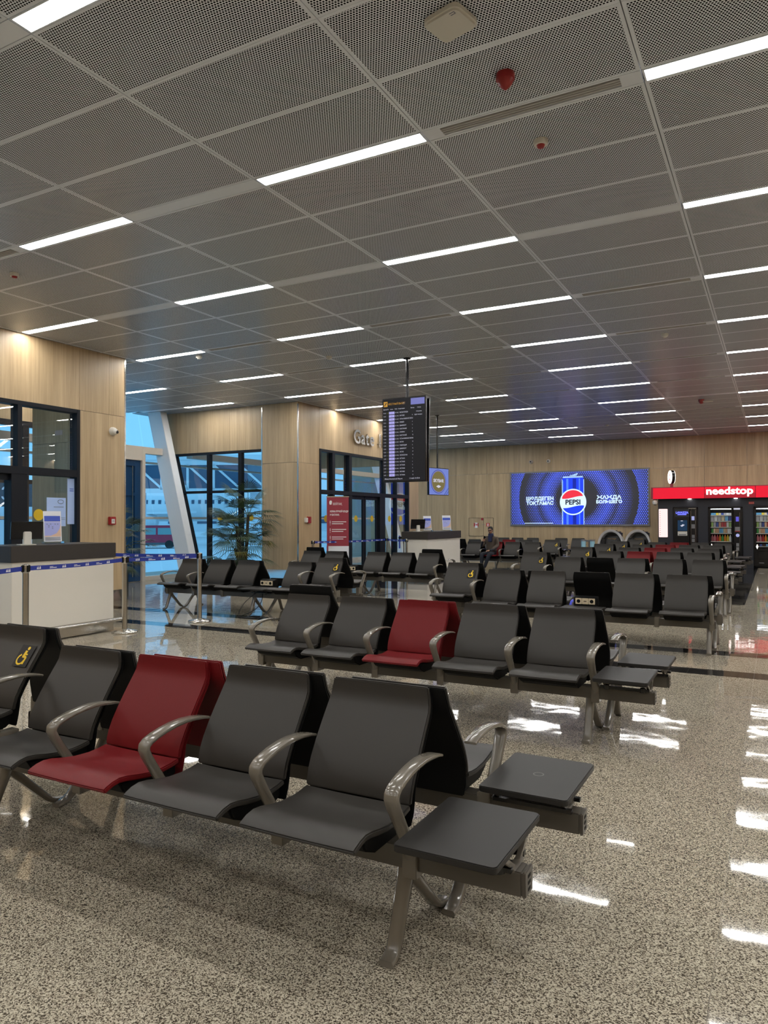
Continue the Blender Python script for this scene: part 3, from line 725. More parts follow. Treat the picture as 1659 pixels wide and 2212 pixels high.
arm_w = [.050, .051, .052, .053, .053, .053, .053, .053, .053, .052, .050, .047, .045, .044, .044, .046, .048]
arm_t = [.010, .012, .014, .016, .018, .019, .021, .023, .024, .026, .028, .030, .032, .034, .036, .040, .044]
arm_b = MB().strap(arm_path, arm_w, arm_t).box(-.026, .026, -.292, -.198, .246, .362)
arm_me = arm_b.mesh('armrest', 'taupe_paint', bevel=.003, ang=50)
arm_plain = MB().box(-.026, .026, -.29, -.196, .25, .36).mesh('beam_clamp', 'taupe_paint', bevel=.004)
fleg = MB().strap([(-.238, .33), (-.240, .275), (-.252, .225), (-.272, .180), (-.298, .120), (-.322, .062), (-.335, .036), (-.350, .021), (-.372, .014), (-.392, .012)], [.050, .052, .052, .051, .050, .050, .050, .051, .052, .050], [.062, .056, .044, .038, .034, .032, .030, .027, .024, .022])
fleg_me = fleg.mesh('leg', 'taupe_paint', ang=50)
rleg = MB().strap([(-.236, .31), (-.228, .258), (-.200, .215), (-.140, .155), (-.070, .086), (-.025, .042), (.006, .022), (.04, .014), (.065, .012)], [.048, .05, .05, .05, .049, .049, .05, .05, .049], [.05, .046, .038, .034, .031, .029, .026, .024, .022])
rleg_me = rleg.mesh('leg', 'taupe_paint', ang=50)
def rrect(hx, hy, r, n=5):
    p = []
    for cx, cy, a in ((hx-r, hy-r, 0), (-hx+r, hy-r, PI/2), (-hx+r, -hy+r, PI), (hx-r, -hy+r, 1.5*PI)):
        p += [(cx + r*math.cos(a + PI/2*i/n), cy + r*math.sin(a + PI/2*i/n)) for i in range(n+1)]
    return p
slab_me = MB().prism(rrect(.165, .220, .018), 'z', .421, .443).mesh('side_table', 'table_dark', bevel=.003, ang=40)
br = MB()
br.box(-.012, .012, -.05, .05, .344, .356)
for q_ in (-1, 1): br.prism([(q_*.012, .352), (q_*.045, .352), (q_*.138, .413), (q_*.104, .413)], 'x', -.008, .008)
br.box(-.012, .012, -.135, .135, .411, .421)
bracket_me = br.mesh('table_bracket', 'taupe_paint', bevel=.002)
rail_me = MB().box(-.15, .15, -.075, -.055, .352, .366).box(-.15, .15, .055, .075, .352, .366).lathe([(.018, .345), (.018, .372), (.01, .376)], 12, (-.11, -.065, 0)).lathe([(.018, .345), (.018, .372), (.01, .376)], 12, (.11, -.065, 0)).mesh('table_rail', 'black_gloss', smooth=True)
ring = MB()
o_, i_ = disc_pts(.021, 28), disc_pts(.0165, 28)
for i in range(28): ring.quad((*o_[i], .4434), (*o_[(i+1) % 28], .4434), (*i_[(i+1) % 28], .4434), (*i_[i], .4434))
mat('ring_mark', (0.10, 0.095, 0.088), 0.5)
ring_me = ring.mesh('charging_mark', 'ring_mark', fix=False, smooth=False)
ptop_me = MB().prism(rrect(.235, .205, .015), 'z', .405, .425).mesh('power_table', 'table_dark', bevel=.003, ang=40)
pbox_me = MB().prism([(-.165, .425), (-.16, .52), (-.10, .535), (-.06, .535), (-.06, .425)], 'x', -.135, .135).mesh('socket_box', 'black_matte', bevel=.006)
pp = MB()
for c in (-.075, 0, .075): pp.box(c-.036, c+.036, -.172, -.160, .446, .514)
pplate_me = pp.mesh('socket_plate', 'socket_cream', bevel=.003)
ps = MB()
for c in (-.075, .075): ps.prism(disc_pts(.021, 18, cx=c, cy=.48), 'y', -.1745, -.1705)
ps.box(-.014, -.003, -.1745, -.171, .474, .486).box(.003, .014, -.1745, -.171, .474, .486)
phole_me = ps.mesh('socket', 'black_matte', smooth=False)
def sticker():
    m = MB(); m.box(-.052, .052, -.058, .058, 0, .0012, 0)
    z = .0022
    def poly(p, mi=1): m.add([(a, b, z) for a, b in p], [tuple(range(len(p)))], mi)
    poly(disc_pts(.0095, 14, cx=.010, cy=.041))
    def stroke(pts, w):
        for (a, b), (c, d) in zip(pts, pts[1:]):
            L = math.hypot(c-a, d-b); nx, ny = -(d-b)/L*w/2, (c-a)/L*w/2
            poly([(a-nx, b-ny), (c-nx, d-ny), (c+nx, d+ny), (a+nx, b+ny)])
    stroke([(.004, .028), (-.002, -.006)], .018); stroke([(-.008, -.004), (.020, -.006), (.017, -.044)], .012); stroke([(.002, .010), (.022, .008)], .008)
    arc = [(-.010 + .026*math.cos(t), -.020 + .026*math.sin(t)) for t in [math.radians(110 + 245*i/16) for i in range(17)]]
    stroke(arc, .0095)
    return m.mesh('access_sticker', ['sticker_black', 'yellow_vinyl'], fix=False, smooth=False)
sticker_me = sticker()
# frame of the sticker on the leaning part of the back
_p, _q = Vector((0, -.112, .590)), Vector((0, -.022, .720)); _u = (_q-_p).normalized(); _n = Vector((1, 0, 0)).cross(_u)
_c = _p.lerp(_q, .60) + _n*.0035
ST_M = Matrix(((1, _u.x, _n.x, .135), (0, _u.y, _n.y, _c.y), (0, _u.z, _n.z, _c.z), (0, 0, 0, 1)))
ACC = .073
cap_me = MB().box(0, .012, -.281, -.203, .266, .346).mesh('end_cap', 'beam_paint', bevel=.004)
capslot = MB()
for z in (.285, .305, .325): capslot.box(.012, .0128, -.255, -.229, z-.005, z+.005)
capslot_me = capslot.mesh('cap_slot', 'black_matte', smooth=False)
riser_me = MB().box(-.10, .10, -.29, -.195, .345, .425).mesh('seat_riser', 'beam_paint', bevel=.006)

def bench(label, group, xc, yseam, slots, arms, legs, beam, table=None, rear=False, ring_mark=False, clamps=()):
    """slots: (world x, kind) with kind d dark, r red, a accessible, p power table. x values are world x."""
    B = thing('beam_seat_bench', label, 'bench', (xc, yseam + (.045 if rear else 0), 0), PI if rear else 0, group)
    s = -1 if rear else 1
    loc = lambda x: s*(x - xc)
    b0, b1 = sorted((loc(beam[0]), loc(beam[1])))
    MB().box(b0, b1, -.279, -.205, .268, .344).build('beam', 'beam_paint', B, bevel=.004)
    for x, r in ((b1, 0), (b0, 1)):
        c = link('end_cap', cap_me, B, (x, 0, 0)); c.scale = (-1 if r else 1, 1, 1)
        e = link('cap_slot', capslot_me, c)
    for x, kd in slots:
        lx_ = loc(x)
        if kd == 'p':
            t = link('power_table', ptop_me, B, (lx_, -.36, 0))
            pb = link('socket_box', pbox_me, B, (lx_, 0, 0)); link('socket_plate', pplate_me, pb); link('socket', phole_me, pb)
            link('table_rail', rail_me, B, (lx_, -.26, -.01))
            continue
        c = 'red' if kd == 'r' else 'dark'; dz = ACC if kd == 'a' else 0
        link('seat', seat_me[c], B, (lx_, 0, dz))
        bk = link('backrest', back_me[c], B, (lx_, 0, dz)); link('back_shell', shell_me[c], B, (lx_, 0, dz)); link('seat_tray', pan_me, B, (lx_, 0, dz))
        if kd == 'r': bk['label'] = 'dark red backrest'
        if kd == 'a':
            st = link('access_sticker', sticker_me, bk); st.matrix_local = ST_M; st['label'] = 'yellow wheelchair symbol sticker'
            link('seat_riser', riser_me, B, (lx_, 0, 0))
    for a in arms:
        if isinstance(a, tuple): link('armrest', arm_me, B, (loc(a[0]), 0, a[1]))
        else: link('armrest', arm_me, B, (loc(a), 0, 0))
    for x in clamps: link('beam_clamp', arm_plain, B, (loc(x), 0, 0))
    for x in legs:
        link('leg', fleg_me, B, (loc(x), 0, 0)); link('leg', rleg_me, B, (loc(x), 0, 0))
    if table is not None:
        t = link('side_table', slab_me, B, (loc(table), -.268, 0))
        link('table_rail', rail_me, t, (0, .026, 0)); link('table_bracket', bracket_me, t, (.14, .026, 0)); link('table_bracket', bracket_me, t, (-.12, .026, 0))
        if ring_mark: link('charging_mark', ring_me, t)
    return B

def between(slots):
    xs_ = sorted(x for x, k in slots)
    return [(a+b)/2 for a, b in zip(xs_, xs_[1:])]
def shift(slots, d, change=None):
    return [(x+d, k) for x, k in slots]
GA, GB, GC = 'benches of the right-hand block', 'benches of the left-hand block', 'far benches near the end wall'
# nearest pair
s1 = [(-1.333, 'd'), (-1.866, 'd'), (-2.400, 'r'), (-2.935, 'd'), (-3.475, 'a')]
a1 = [-1.066, -1.60, -2.135, -2.668, (-3.21, ACC), (-3.74, ACC)]
bench('nearest taupe and charcoal beam bench with one red seat and a blank side table', GA, -2.4, 2.44, s1, a1, [-1.10, -3.21], (-3.78, -.69), table=-.862)
bench('charcoal bench backing onto the nearest one, side table with ring mark', GA, -2.35, 2.44, shift(s1, .055), [-1.01, -1.545, -2.08, -2.61, (-3.155, ACC), (-3.685, ACC)], [-1.045, -3.155], (-3.73, -.64), table=-.81, rear=True, ring_mark=True)
# second pair
s2 = [(-1.299, 'd'), (-1.839, 'd'), (-2.385, 'r'), (-2.912, 'd'), (-3.440, 'd')]
bench('second beam bench from the camera, red middle seat and armrests all along', GA, -2.37, 5.06, s2, [-1.03, -1.57, -2.115, -2.65, -3.18, -3.71], [-1.07, -3.66], (-3.74, -.68), table=-.845, clamps=())
s2r = [(-1.25, 'd'), (-1.79, 'd'), (-2.335, 'r'), (-2.865, 'd'), (-3.44, 'a')]
bench('bench backing onto the second one, raised back sticking up at its left end', GA, -2.33, 5.06, s2r, [-.985, -1.525, -2.07, -2.60, (-3.15, ACC), (-3.71, ACC)], [-1.02, -3.66], (-3.74, -.66), table=-.80, rear=True)
# third pair (power table)
s3 = [(-.871, 'd'), (-1.425, 'd'), (-1.945, 'p'), (-2.425, 'd'), (-2.975, 'd'), (-3.52, 'a')]
bench('third bench from the camera, sockets and small table between its dark seats', GA, -2.2, 8.68, s3, [-.60, (-3.245, ACC), (-3.79, ACC)], [-.625, -3.74], (-3.80, -.575), clamps=(-1.15, -2.7))
s3r = [(-.82, 'd'), (-1.37, 'd'), (-1.915, 'd'), (-2.47, 'd'), (-2.93, 'd'), (-3.47, 'a')]
bench('dark bench backing onto the third one, pale armrest at its right end', GA, -2.15, 8.68, s3r, [-.56, (-3.20, ACC), (-3.74, ACC)], [-.60, -3.70], (-3.75, -.54), rear=True, clamps=(-1.1, -2.65))
s4 = [(-.918, 'd'), (-1.484, 'd'), (-2.035, 'd'), (-2.53, 'p'), (-3.04, 'd'), (-3.605, 'a')]
bench('fourth bench from the camera in the right block, sockets left of its middle', GA, -2.25, 12.1, s4, [-.64, -1.76, (-3.32, ACC), (-3.87, ACC)], [-.665, -3.82], (-3.88, -.61), clamps=(-1.2, -2.75))
s4r = [(-.87, 'd'), (-1.43, 'd'), (-1.98, 'd'), (-2.53, 'd'), (-3.0, 'd'), (-3.55, 'a')]
bench('dark bench backing onto the fourth one of the right block', GA, -2.2, 12.1, s4r, [-.60, (-3.27, ACC), (-3.82, ACC)], [-.63, -3.77], (-3.83, -.57), rear=True)
k_ = 5
for n, (yy, x0, lab, slots) in enumerate((
        (14.75, -1.258, 'fifth bench of the right block, red middle seat and a wheelchair symbol at its left', 'ddrda'),
        (16.85, -1.258, 'sixth bench of the right block, red seat in the middle, second wheelchair symbol', 'ddrda'),
        (19.0, -1.322, 'seventh bench of the right block, red seat partly hidden by the row ahead', 'ddrda'),
        (21.0, -1.225, 'last bench of the right block, just before the black vending kiosk', 'ddrda'))):
    sl = [(x0 - .543*i, c) for i, c in enumerate(slots)]
    ar = [x0+.27] + [x0 - .543*i - .2715 for i in range(3)] + [(x0 - .543*3.5, ACC), (x0 - .543*4.5, ACC)]
    bench(lab, GA, x0-1.08, yy, sl, ar, [x0+.24, x0-2.4], (x0-2.48, x0+.64), table=x0+.46)
    bench('bench backing onto the %s of the right block, table at its right' % ['fifth bench', 'sixth bench', 'seventh bench', 'last bench'][n], GA, x0-1.03, yy, shift(sl, .05), [x0+.32] + [x0 - .543*i - .22 for i in range(3)] + [(x0 - .543*3.5+.05, ACC), (x0 - .543*4.5+.05, ACC)], [x0+.29, x0-2.35], (x0-2.43, x0+.69), table=x0+.51, rear=True)
# left block
sL = [(-5.74, 'a'), (-6.28, 'd'), (-6.78, 'p'), (-7.25, 'd'), (-7.82, 'd'), (-8.42, 'd')]
bench('left bench before the potted palm, sockets mid-way and wheelchair symbol at the right', GB, -7.0, 9.02, sL, [(-5.48, ACC), (-6.01, ACC), -8.13, -8.69], [-5.52, -6.95, -8.66], (-8.74, -5.44), clamps=(-7.55,))
sLr = [(-5.69, 'a'), (-6.23, 'd'), (-6.78, 'p'), (-7.2, 'd'), (-7.77, 'd'), (-8.37, 'd')]
bench('dark bench backing onto the one before the palm, pale armrest at its right end', GB, -6.95, 9.02, sLr, [(-5.43, ACC), (-5.96, ACC), -8.64], [-5.47, -6.9, -8.6], (-8.69, -5.39), rear=True)
sM = [(-5.76, 'd'), (-6.33, 'd'), (-6.885, 'd'), (-7.39, 'p'), (-7.85, 'd'), (-8.40, 'd')]
bench('bench before the gate glazing, three dark seats right of its white sockets', GB, -7.05, 12.5, sM, [-5.47, -8.68], [-5.51, -7.1, -8.64], (-8.73, -5.44), clamps=(-6.6,))
sMr = [(-5.71, 'a'), (-6.28, 'd'), (-6.835, 'd'), (-7.39, 'p'), (-7.8, 'd'), (-8.35, 'a')]
bench('bench backing onto the gate bench, raised dark backs at both ends', GB, -7.0, 12.5, sMr, [(-5.44, ACC), (-5.98, ACC), (-8.07, ACC), (-8.63, ACC)], [-5.47, -7.05, -8.59], (-8.68, -5.4), rear=True)
# far benches
sN = [(-5.42, 'a'), (-5.98, 'd'), (-6.55, 'd'), (-7.07, 'r'), (-7.70, 'd')]
bench('far bench on which the man in the cap sits, red seat under him', GC, -6.55, 19.85, sN, [(-5.14, ACC), (-5.69, ACC), -6.27, -6.81, -7.37, -7.98], [-5.2, -7.95], (-8.02, -4.75), table=-4.93)
sN2 = [(-5.4, 'd'), (-5.96, 'd'), (-6.51, 'd'), (-7.03, 'd'), (-7.63, 'd'), (-8.2, 'a')]
bench('dark bench backing onto the seated man\'s bench, raised seat at its left', GC, -6.5, 19.85, sN2, [-5.12, -5.68, -6.24, -6.77, -7.32, (-7.9, ACC)], [-5.17, -8.1], (-8.4, -5.05), rear=True)
sO = [(-6.9, 'd'), (-7.45, 'r'), (-8.0, 'd'), (-8.6, 'd')]
bench('charcoal bench with one red back, between the seated man and the end wall', GC, -7.7, 22.2, sO, [-6.62, -7.17, -7.72, -8.3], [-6.66, -8.8], (-8.9, -6.58))
sP = [(-5.87, 'd'), (-6.445, 'd'), (-7.44, 'd'), (-7.99, 'd'), (-8.5, 'd')]
bench('bench along the end wall under the blue advert screen', GC, -7.2, 24.75, sP, [-5.6, -6.15, -6.95, -7.7, -8.25], [-5.65, -8.7], (-8.8, -5.57))

def cable(name, label, pts, r=.006):
    o = MB().tube(pts, r, 6).build(name, 'cable_black', None); tag(o, label, 'cable'); return o
def smooth(pts, n=6):
    out = []
    P = [Vector(p) for p in pts]; P = [P[0]] + P + [P[-1]]
    for i in range(1, len(P)-2):
        for t in range(n):
            t /= n; a, b, c, d = P[i-1:i+3]
            out.append(.5*((2*b) + (-a+c)*t + (2*a-5*b+4*c-d)*t*t + (-a+3*b-3*c+d)*t**3))
    return out + [P[-2]]
cable('power_cable', 'black power cable looping down from the left bench sockets to the floor', smooth([(-6.75, 8.72, .36), (-6.72, 8.66, .24), (-6.78, 8.6, .12), (-6.95, 8.55, .03), (-7.0, 8.45, .012), (-6.8, 8.4, .012), (-6.6, 8.5, .012)]))
cable('power_cable', 'second black power cable under the left bench sockets, bowed to the left', smooth([(-6.85, 8.74, .36), (-6.97, 8.66, .25), (-7.06, 8.6, .12), (-7.02, 8.5, .015), (-6.85, 8.44, .012), (-6.7, 8.46, .012)]))
cable('power_cable', 'black power cable trailing over the floor under the gate bench', smooth([(-7.39, 12.2, .36), (-7.35, 12.1, .2), (-7.2, 12.0, .05), (-6.9, 12.02, .012), (-6.6, 12.0, .012), (-6.35, 12.1, .05), (-6.2, 12.15, .02)]))
fb = thing('floor_box', 'dark floor socket plate under the left bench', 'floor box', (-6.72, 8.5, 0))
MB().box(-.16, .16, -.12, .12, 0, .012).build('plate', 'black_gloss', fb, bevel=.003); MB().box(-.07, .07, -.05, .05, .012, .03).build('plug', 'cable_black', fb, bevel=.006)

# ================================================================== COUNTERS
def counter(label, x, y0, y1, depth=.72):
    c = thing('service_counter', label, 'counter', (x, (y0+y1)/2, 0)); h = (y1-y0)/2
    MB().box(-depth+.06, -.03, -h+.03, h-.012, .16, .955).build('body', 'counter_white', c, bevel=.004)
    MB().box(-depth, .0, -h, h, .955, 1.142).build('fascia', 'counter_dark', c, bevel=.004)
    MB().box(-depth+.06, -.006, -h+.03, h-.03, .012, .16).build('kick_plate', 'steel', c, bevel=.003)
    r = MB().tube([(.055, -h-.02, .145), (.055, h+.03, .145)], .024, 12); r.build('bumper_rail', 'steel', c)
    for y in (-h+.1, h-.1): MB().box(-.006, .055, y-.02, y+.02, .125, .165).build('rail_bracket', 'steel_mirror', c, bevel=.003)
    return c
counter('near white service counter with dark fascia and steel bumper rail at the left', -7.6, 5.245, 6.73)
counter('far white service counter with dark fascia below the hanging oval-logo screen', -7.5, 16.2, 18.35)
def monitor(label, loc, rz, w, h, base=True):
    m = thing('monitor', label, 'monitor', loc, rz)
    MB().box(-w/2, w/2, -.012, .012, .07, .07+h).move(Matrix.Translation((0, 0, 0)) @ Matrix.Rotation(.14, 4, 'X')).build('screen_housing', 'black_gloss', m, bevel=.004)
    MB().box(-w/2+.01, w/2-.01, .013, .014, .08, .06+h).move(Matrix.Rotation(.14, 4, 'X')).build('rim', 'metal_grey', m, smooth=False)
    MB().box(-.045, .045, -.06, .0, .0, .16).build('stand', 'white_plastic', m, bevel=.008)
    MB().box(-.09, .09, -.09, .07, 0, .012).build('foot', 'white_plastic', m, bevel=.004)
    return m
def acrylic(label, loc, rz, w=.215, h=.38, near=True):
    a = thing('leaflet_stand', label, 'leaflet stand', loc, rz)
    R = Matrix.Rotation(-.10, 4, 'X')
    MB().box(-w/2, w/2, -.004, 0, .03, .03+h).move(R).build('sheet', 'white_paper', a, smooth=False)
    MB().box(-w/2+.012, w/2-.012, -.006, -.004, .03+h*.66, .03+h*.84).move(R).build('print_band', 'blue_print', a, smooth=False)
    p = MB(); p.add([(w*(.46-.9*(1-math.cos(t*PI/20))*.5), -.0055, .03+h*(.62-.5*math.sin(t*PI/20))) for t in range(11)] + [(w*.46, -.0055, .03+h*.12)], [tuple(range(12))])
    MB().box(-w/2+.012, w/2-.012, -.005, -.0045, .03+h*.18, .03+h*.64).move(R).build('print_field', 'lavender_print', a, smooth=False)
    MB().prism([(w*.46, .03+h*.16), (w*.46, .03+h*.6), (w*.40, .03+h*.42), (w*.22, .03+h*.27), (-w*.1, .03+h*.19), (-w*.44, .03+h*.19), (-w*.44, .03+h*.16)], 'y', -.0065, -.0055).move(R).build('print_curve', 'peach_print', a, smooth=False)
    g = MB()
    for i in range(4): g.box(-w/2+.015, w/2-.015, -.006, -.005, .03+h*(.035+.03*i), .03+h*(.05+.03*i))
    for i, (x, z) in enumerate([(-.3, .57), (-.1, .57), (-.2, .53), (.15, .57), (.3, .57), (-.2, .48), (0, .48), (0, .43)]): g.box(w*x-.006, w*x+.006, -.0075, -.0055, .03+h*z-.004, .03+h*z+.004)
    tag(g.move(R).build('small_print', 'grey_ink', a, smooth=False), kind='stuff')
    MB().box(-w/2-.015, w/2+.015, -.07, .07, 0, .006).box(-w/2-.01, w/2+.01, -.05, .05, .006, .03).build('base', 'glass_clear', a, bevel=.002)
    return a
monitor('black monitor seen from behind with a white stand on the near counter', (-7.86, 5.62, 1.142), math.radians(72), .36, .21)
acrylic('acrylic leaflet stand with lavender print on the near counter', (-7.92, 6.03, 1.142), math.radians(72))
monitor('small black monitor at the left end of the far counter', (-7.9, 16.45, 1.142), math.radians(60), .42, .24)
acrylic('leaflet stand beside the monitor on the far counter', (-7.75, 16.75, 1.142), math.radians(60), .24, .36)
acrylic('leaflet stand at the right end of the far counter', (-7.7, 17.85, 1.142), math.radians(55), .26, .38)
hr = thing('hand_scanner', 'black scanner on a small bracket at the left end of the far counter', 'scanner', (-8.42, 16.75, .95))
MB().box(-.14, .1, -.06, .06, .0, .05).build('head', 'black_matte', hr, bevel=.01); MB().box(-.15, -.12, -.02, .02, -.25, .08).build('bracket', 'blue_print', hr, bevel=.004)

# ================================================================== BARRIERS
def ala(mb, x, z):     # the airport's three-peak emblem, slanted, as flat shapes in the x-z plane
    for dx, w, h in ((0, .016, .026), (.020, .014, .030), (.040, .020, .030)):
        mb.append([(x+dx, z), (x+dx+w*.5, z), (x+dx+w, z+h), (x+dx+w*.55, z+h)])
        mb.append([(x+dx+w*.5, z), (x+dx+w*1.15, z), (x+dx+w*1.05, z+h*.6), (x+dx+w*.75, z+h*.6)])
def post(label, x, y, group='belt barrier posts', h=.967, rb=.16):
    p = thing('barrier_post', label, 'barrier post', (x, y, 0), 0, group)
    MB().lathe([(rb, 0), (rb, .012), (rb*.94, .022), (rb*.45, .038), (.045, .05)], 28).build('base', 'steel', p)
    MB().cyl((0, 0, .045), .032, h-.045, 20).build('pole', 'steel', p)
    MB().lathe([(.0325, h-.085), (.0345, h-.08), (.0345, h-.004), (.033, h+.002)], 20).build('belt_cassette', 'steel', p)
    MB().box(-.012, .012, -.044, .044, h-.075, h-.006).box(-.044, .044, -.012, .012, h-.075, h-.006).build('belt_slots', 'black_gloss', p, bevel=.003)
    MB().lathe([(.028, h+.003), (.0, h+.008)], 16).build('cap', 'steel', p)
    return p
def belt(p, target, z0=.905, hgt=.048, start=None):
    """printed belt, a part of the post it is drawn from; target in world x, y."""
    a = Vector((p.location.x, p.location.y, 0)); b = Vector((target[0], target[1], 0)); d = b - a; L = d.length; d.normalize()
    ang = math.atan2(d.y, d.x)
    M = Matrix.Translation((0, 0, 0)) @ Matrix.Rotation(ang, 4, 'Z')
    n = 10; m = MB()
    for i in range(n):
        x0, x1 = .04 + (L-.08)*i/n, .04 + (L-.08)*(i+1)/n
        s0, s1 = -.012*math.sin(PI*i/n), -.012*math.sin(PI*(i+1)/n)
        m.hexa([(x0, -.001, z0+s0), (x1, -.001, z0+s1), (x1, .001, z0+s1), (x0, .001, z0+s0), (x0, -.001, z0+hgt+s0), (x1, -.001, z0+hgt+s1), (x1, .001, z0+hgt+s1), (x0, .001, z0+hgt+s0)])
    o = m.move(M).build('belt', 'belt_blue', p, smooth=False)
    MB().box(L-.055, L-.03, -.01, .01, z0-.008, z0+hgt+.008).move(M).build('belt_end', 'black_gloss', p, bevel=.003)
    MB().box(.032, .058, -.012, .012, z0-.01, z0+hgt+.01).move(M).build('belt_end', 'black_gloss', p, bevel=.003)
    t = MB(); polys = []; x = .16; k = 0
    flip = d.dot(R_) < 0
    while x < L-.25:
        s = -.012*math.sin(PI*x/L)
        pl = []
        if k % 2 == 0: ala(pl, 0, z0 + .010 + s)
        else:
            pl += [[(0, z0+.026+s), (.055, z0+.026+s), (.055, z0+.031+s), (0, z0+.031+s)], [(0, z0+.012+s), (.11, z0+.012+s), (.11, z0+.019+s), (0, z0+.019+s)]]
        for q in pl:
            for sd in (-1, 1):
                mir = (sd > 0)
                t.add([((x + .12 - u) if mir else (x + u), sd*.0018, v) for u, v in q], [(0, 1, 2, 3)])
        x += .20; k += 1
    tag(t.move(M).build('belt_print', 'white_ink', o, fix=False, smooth=False), kind='stuff')
P0 = post('steel barrier post in front of the near white counter', -6.925, 4.946)
P1 = post('steel barrier post at the right end of the near counter', -7.33, 6.63)
P2 = post('steel barrier post before the leftmost seats of the left bench', -7.18, 7.84)
P3 = post('steel barrier post mostly hidden behind the near counter', -9.0, 7.5)
P4 = post('barrier post beside the oak pillar of the gate', -9.27, 13.82)
P5 = post('barrier post in front of the sliding gate doors', -8.85, 16.6)
P6 = post('barrier post left of the far counter', -7.98, 16.0)
belt(P0, (-6.62, 3.75)); belt(P0, (-7.33, 6.63)); belt(P1, (-7.18, 7.84)); belt(P2, (-9.0, 7.5), z0=.912)
belt(P4, (-8.85, 16.6)); belt(P5, (-7.98, 16.0))

# ================================================================== PALMS
def palm(label, x, y, seed, h=2.2, spread=.92, nstem=3, fan=22, r=.27, pot_h=.57, only=None):
    rnd = random.Random(seed)
    p = thing('potted_palm', label, 'potted palm', (x, y, 0))
    MB().lathe([(r*.8, 0), (r, .02), (r, pot_h), (r*.92, pot_h), (r*.9, pot_h-.06)], 20).build('pot', 'black_matte', p)
    MB().cyl((0, 0, pot_h-.07), r*.9, .03, 20).build('soil', 'soil', p)
    crowns = []
    for i in range(nstem):
        a = rnd.uniform(0, 6.28); d = rnd.uniform(.03, .10); top = h*(.40 + .11*i)
        pts = [(math.cos(a)*d*(1+t*1.1), math.sin(a)*d*(1+t*1.1), pot_h-.05 + (top-pot_h)*t) for t in (0, .35, .7, 1)]
        MB().tube(pts, [.038, .034, .033, .030], 8).build('trunk', 'bark', p); crowns.append(Vector(pts[-1]))
    for n in range(fan):
        c = crowns[n % nstem]; az = n*2.399 + rnd.uniform(-.3, .3); el = rnd.uniform(-.55, 1.05); ln = rnd.uniform(.30, .66)*spread
        old = n % 7 == 3 and el < .4
        d = Vector((math.cos(az)*math.cos(el), math.sin(az)*math.cos(el), math.sin(el)))
        hub = c + d*ln + Vector((0, 0, -.05*ln))
        f = MB().tube([c - Vector((0, 0, .04)), c + d*ln*.5 + Vector((0, 0, .03)), hub], .006, 5)
        side = d.cross(Vector((0, 0, 1))); side = side.normalized() if side.length > .1 else Vector((1, 0, 0))
        nb = 21; R = rnd.uniform(.36, .52)*spread
        for k in range(nb):
            t = -1.35 + 2.7*k/(nb-1); q = (d*math.cos(t) + side*math.sin(t)).normalized()
            lr = R*(1 - .22*abs(t)/1.35)*rnd.uniform(.9, 1.05)
            m1 = hub + q*lr*.55; tip = hub + q*lr + Vector((0, 0, -.20*lr - (.18*lr if old else 0))); tip.y = min(tip.y, YB - .06 - y); m1.y = min(m1.y, YB - .1 - y)
            wv = q.cross(side.cross(d)).normalized()*.0105*spread
            f.add([hub, m1 - wv + Vector((0, 0, .004)), m1 + wv + Vector((0, 0, .004)), tip], [(0, 1, 2), (1, 3, 2)])
        f.build('frond', 'leaf_olive' if old else 'leaf_green', p, fix=False, smooth=False)
    return p
palm('tall fan palm in a black pot before the oak pillar', -10.17, 12.45, 5, h=2.2, spread=1.0, nstem=4, fan=64, r=.26)
palm('second fan palm whose fronds peek out behind the left oak wall corner', -10.75, 9.45, 9, h=2.0, spread=.72, nstem=3, fan=36)

# ================================================================== ROLL-UP BANNER
bn = thing('rollup_banner', 'wine red and white roll-up banner at the gate glazing', 'banner', (-9.12, 14.65, 0), math.radians(28))
MB().box(-.27, .27, -.08, .08, .0, .07).build('base', 'steel', bn, bevel=.008)
MB().box(-.26, .26, -.004, 0, .07, .82).build('lower_sheet', 'white_paper', bn, smooth=False)
MB().box(-.26, .26, -.004, 0, .82, 1.98).build('upper_sheet', 'wine_print', bn, smooth=False)
MB().box(-.265, -.225, -.0045, .0005, .07, .82).build('side_stripe', 'wine_print', bn, smooth=False)
MB().box(-.27, .27, -.012, .012, 1.975, 2.0).build('top_rail', 'steel', bn, bevel=.003)
MB().prism([(-.06, .26), (.15, .32), (.17, .50), (.19, .62), (.14, .70), (-.07, .66), (-.085, .62)], 'y', -.007, -.005).build('suitcase_print', 'red_device', bn, smooth=False)
t = MB()
t.mesh_in(text_mesh('5-10 КГ', .075), M_front(.045, -.0085, .50)); t.mesh_in(text_mesh('БЕЙТАҚ', .075, align='LEFT'), M_front(-.115, -.0075, 1.79, .72))
t.add([(-.19 + u, -.0075, 1.80 + v) for u, v in [(.0, .0), (.04, .0), (.055, .05), (.05, .09), (.025, .10), (0, .09), (-.012, .05)]], [tuple(range(7))])
t.mesh_in(text_mesh('НОРМА РУЧНОЙ КЛАДИ', .058, align='LEFT', bold=.002), M_front(-.185, -.0075, 1.62, .62)); t.mesh_in(text_mesh('И БАГАЖА', .058, align='LEFT', bold=.002), M_front(-.185, -.0075, 1.54, .72))
for z in (1.36, 1.18, 1.0):
    t.box(-.185, -.172, -.008, -.006, z-.01, z+.06).box(-.185, -.172, -.008, -.006, z-.045, z-.03)
    for i, w in ((0, .34), (1, .27)): t.box(-.14, -.14+w, -.008, -.006, z+.025-.045*i, z+.042-.045*i)
tag(t.build('lettering', 'white_ink', bn, fix=False, smooth=False), kind='stuff')
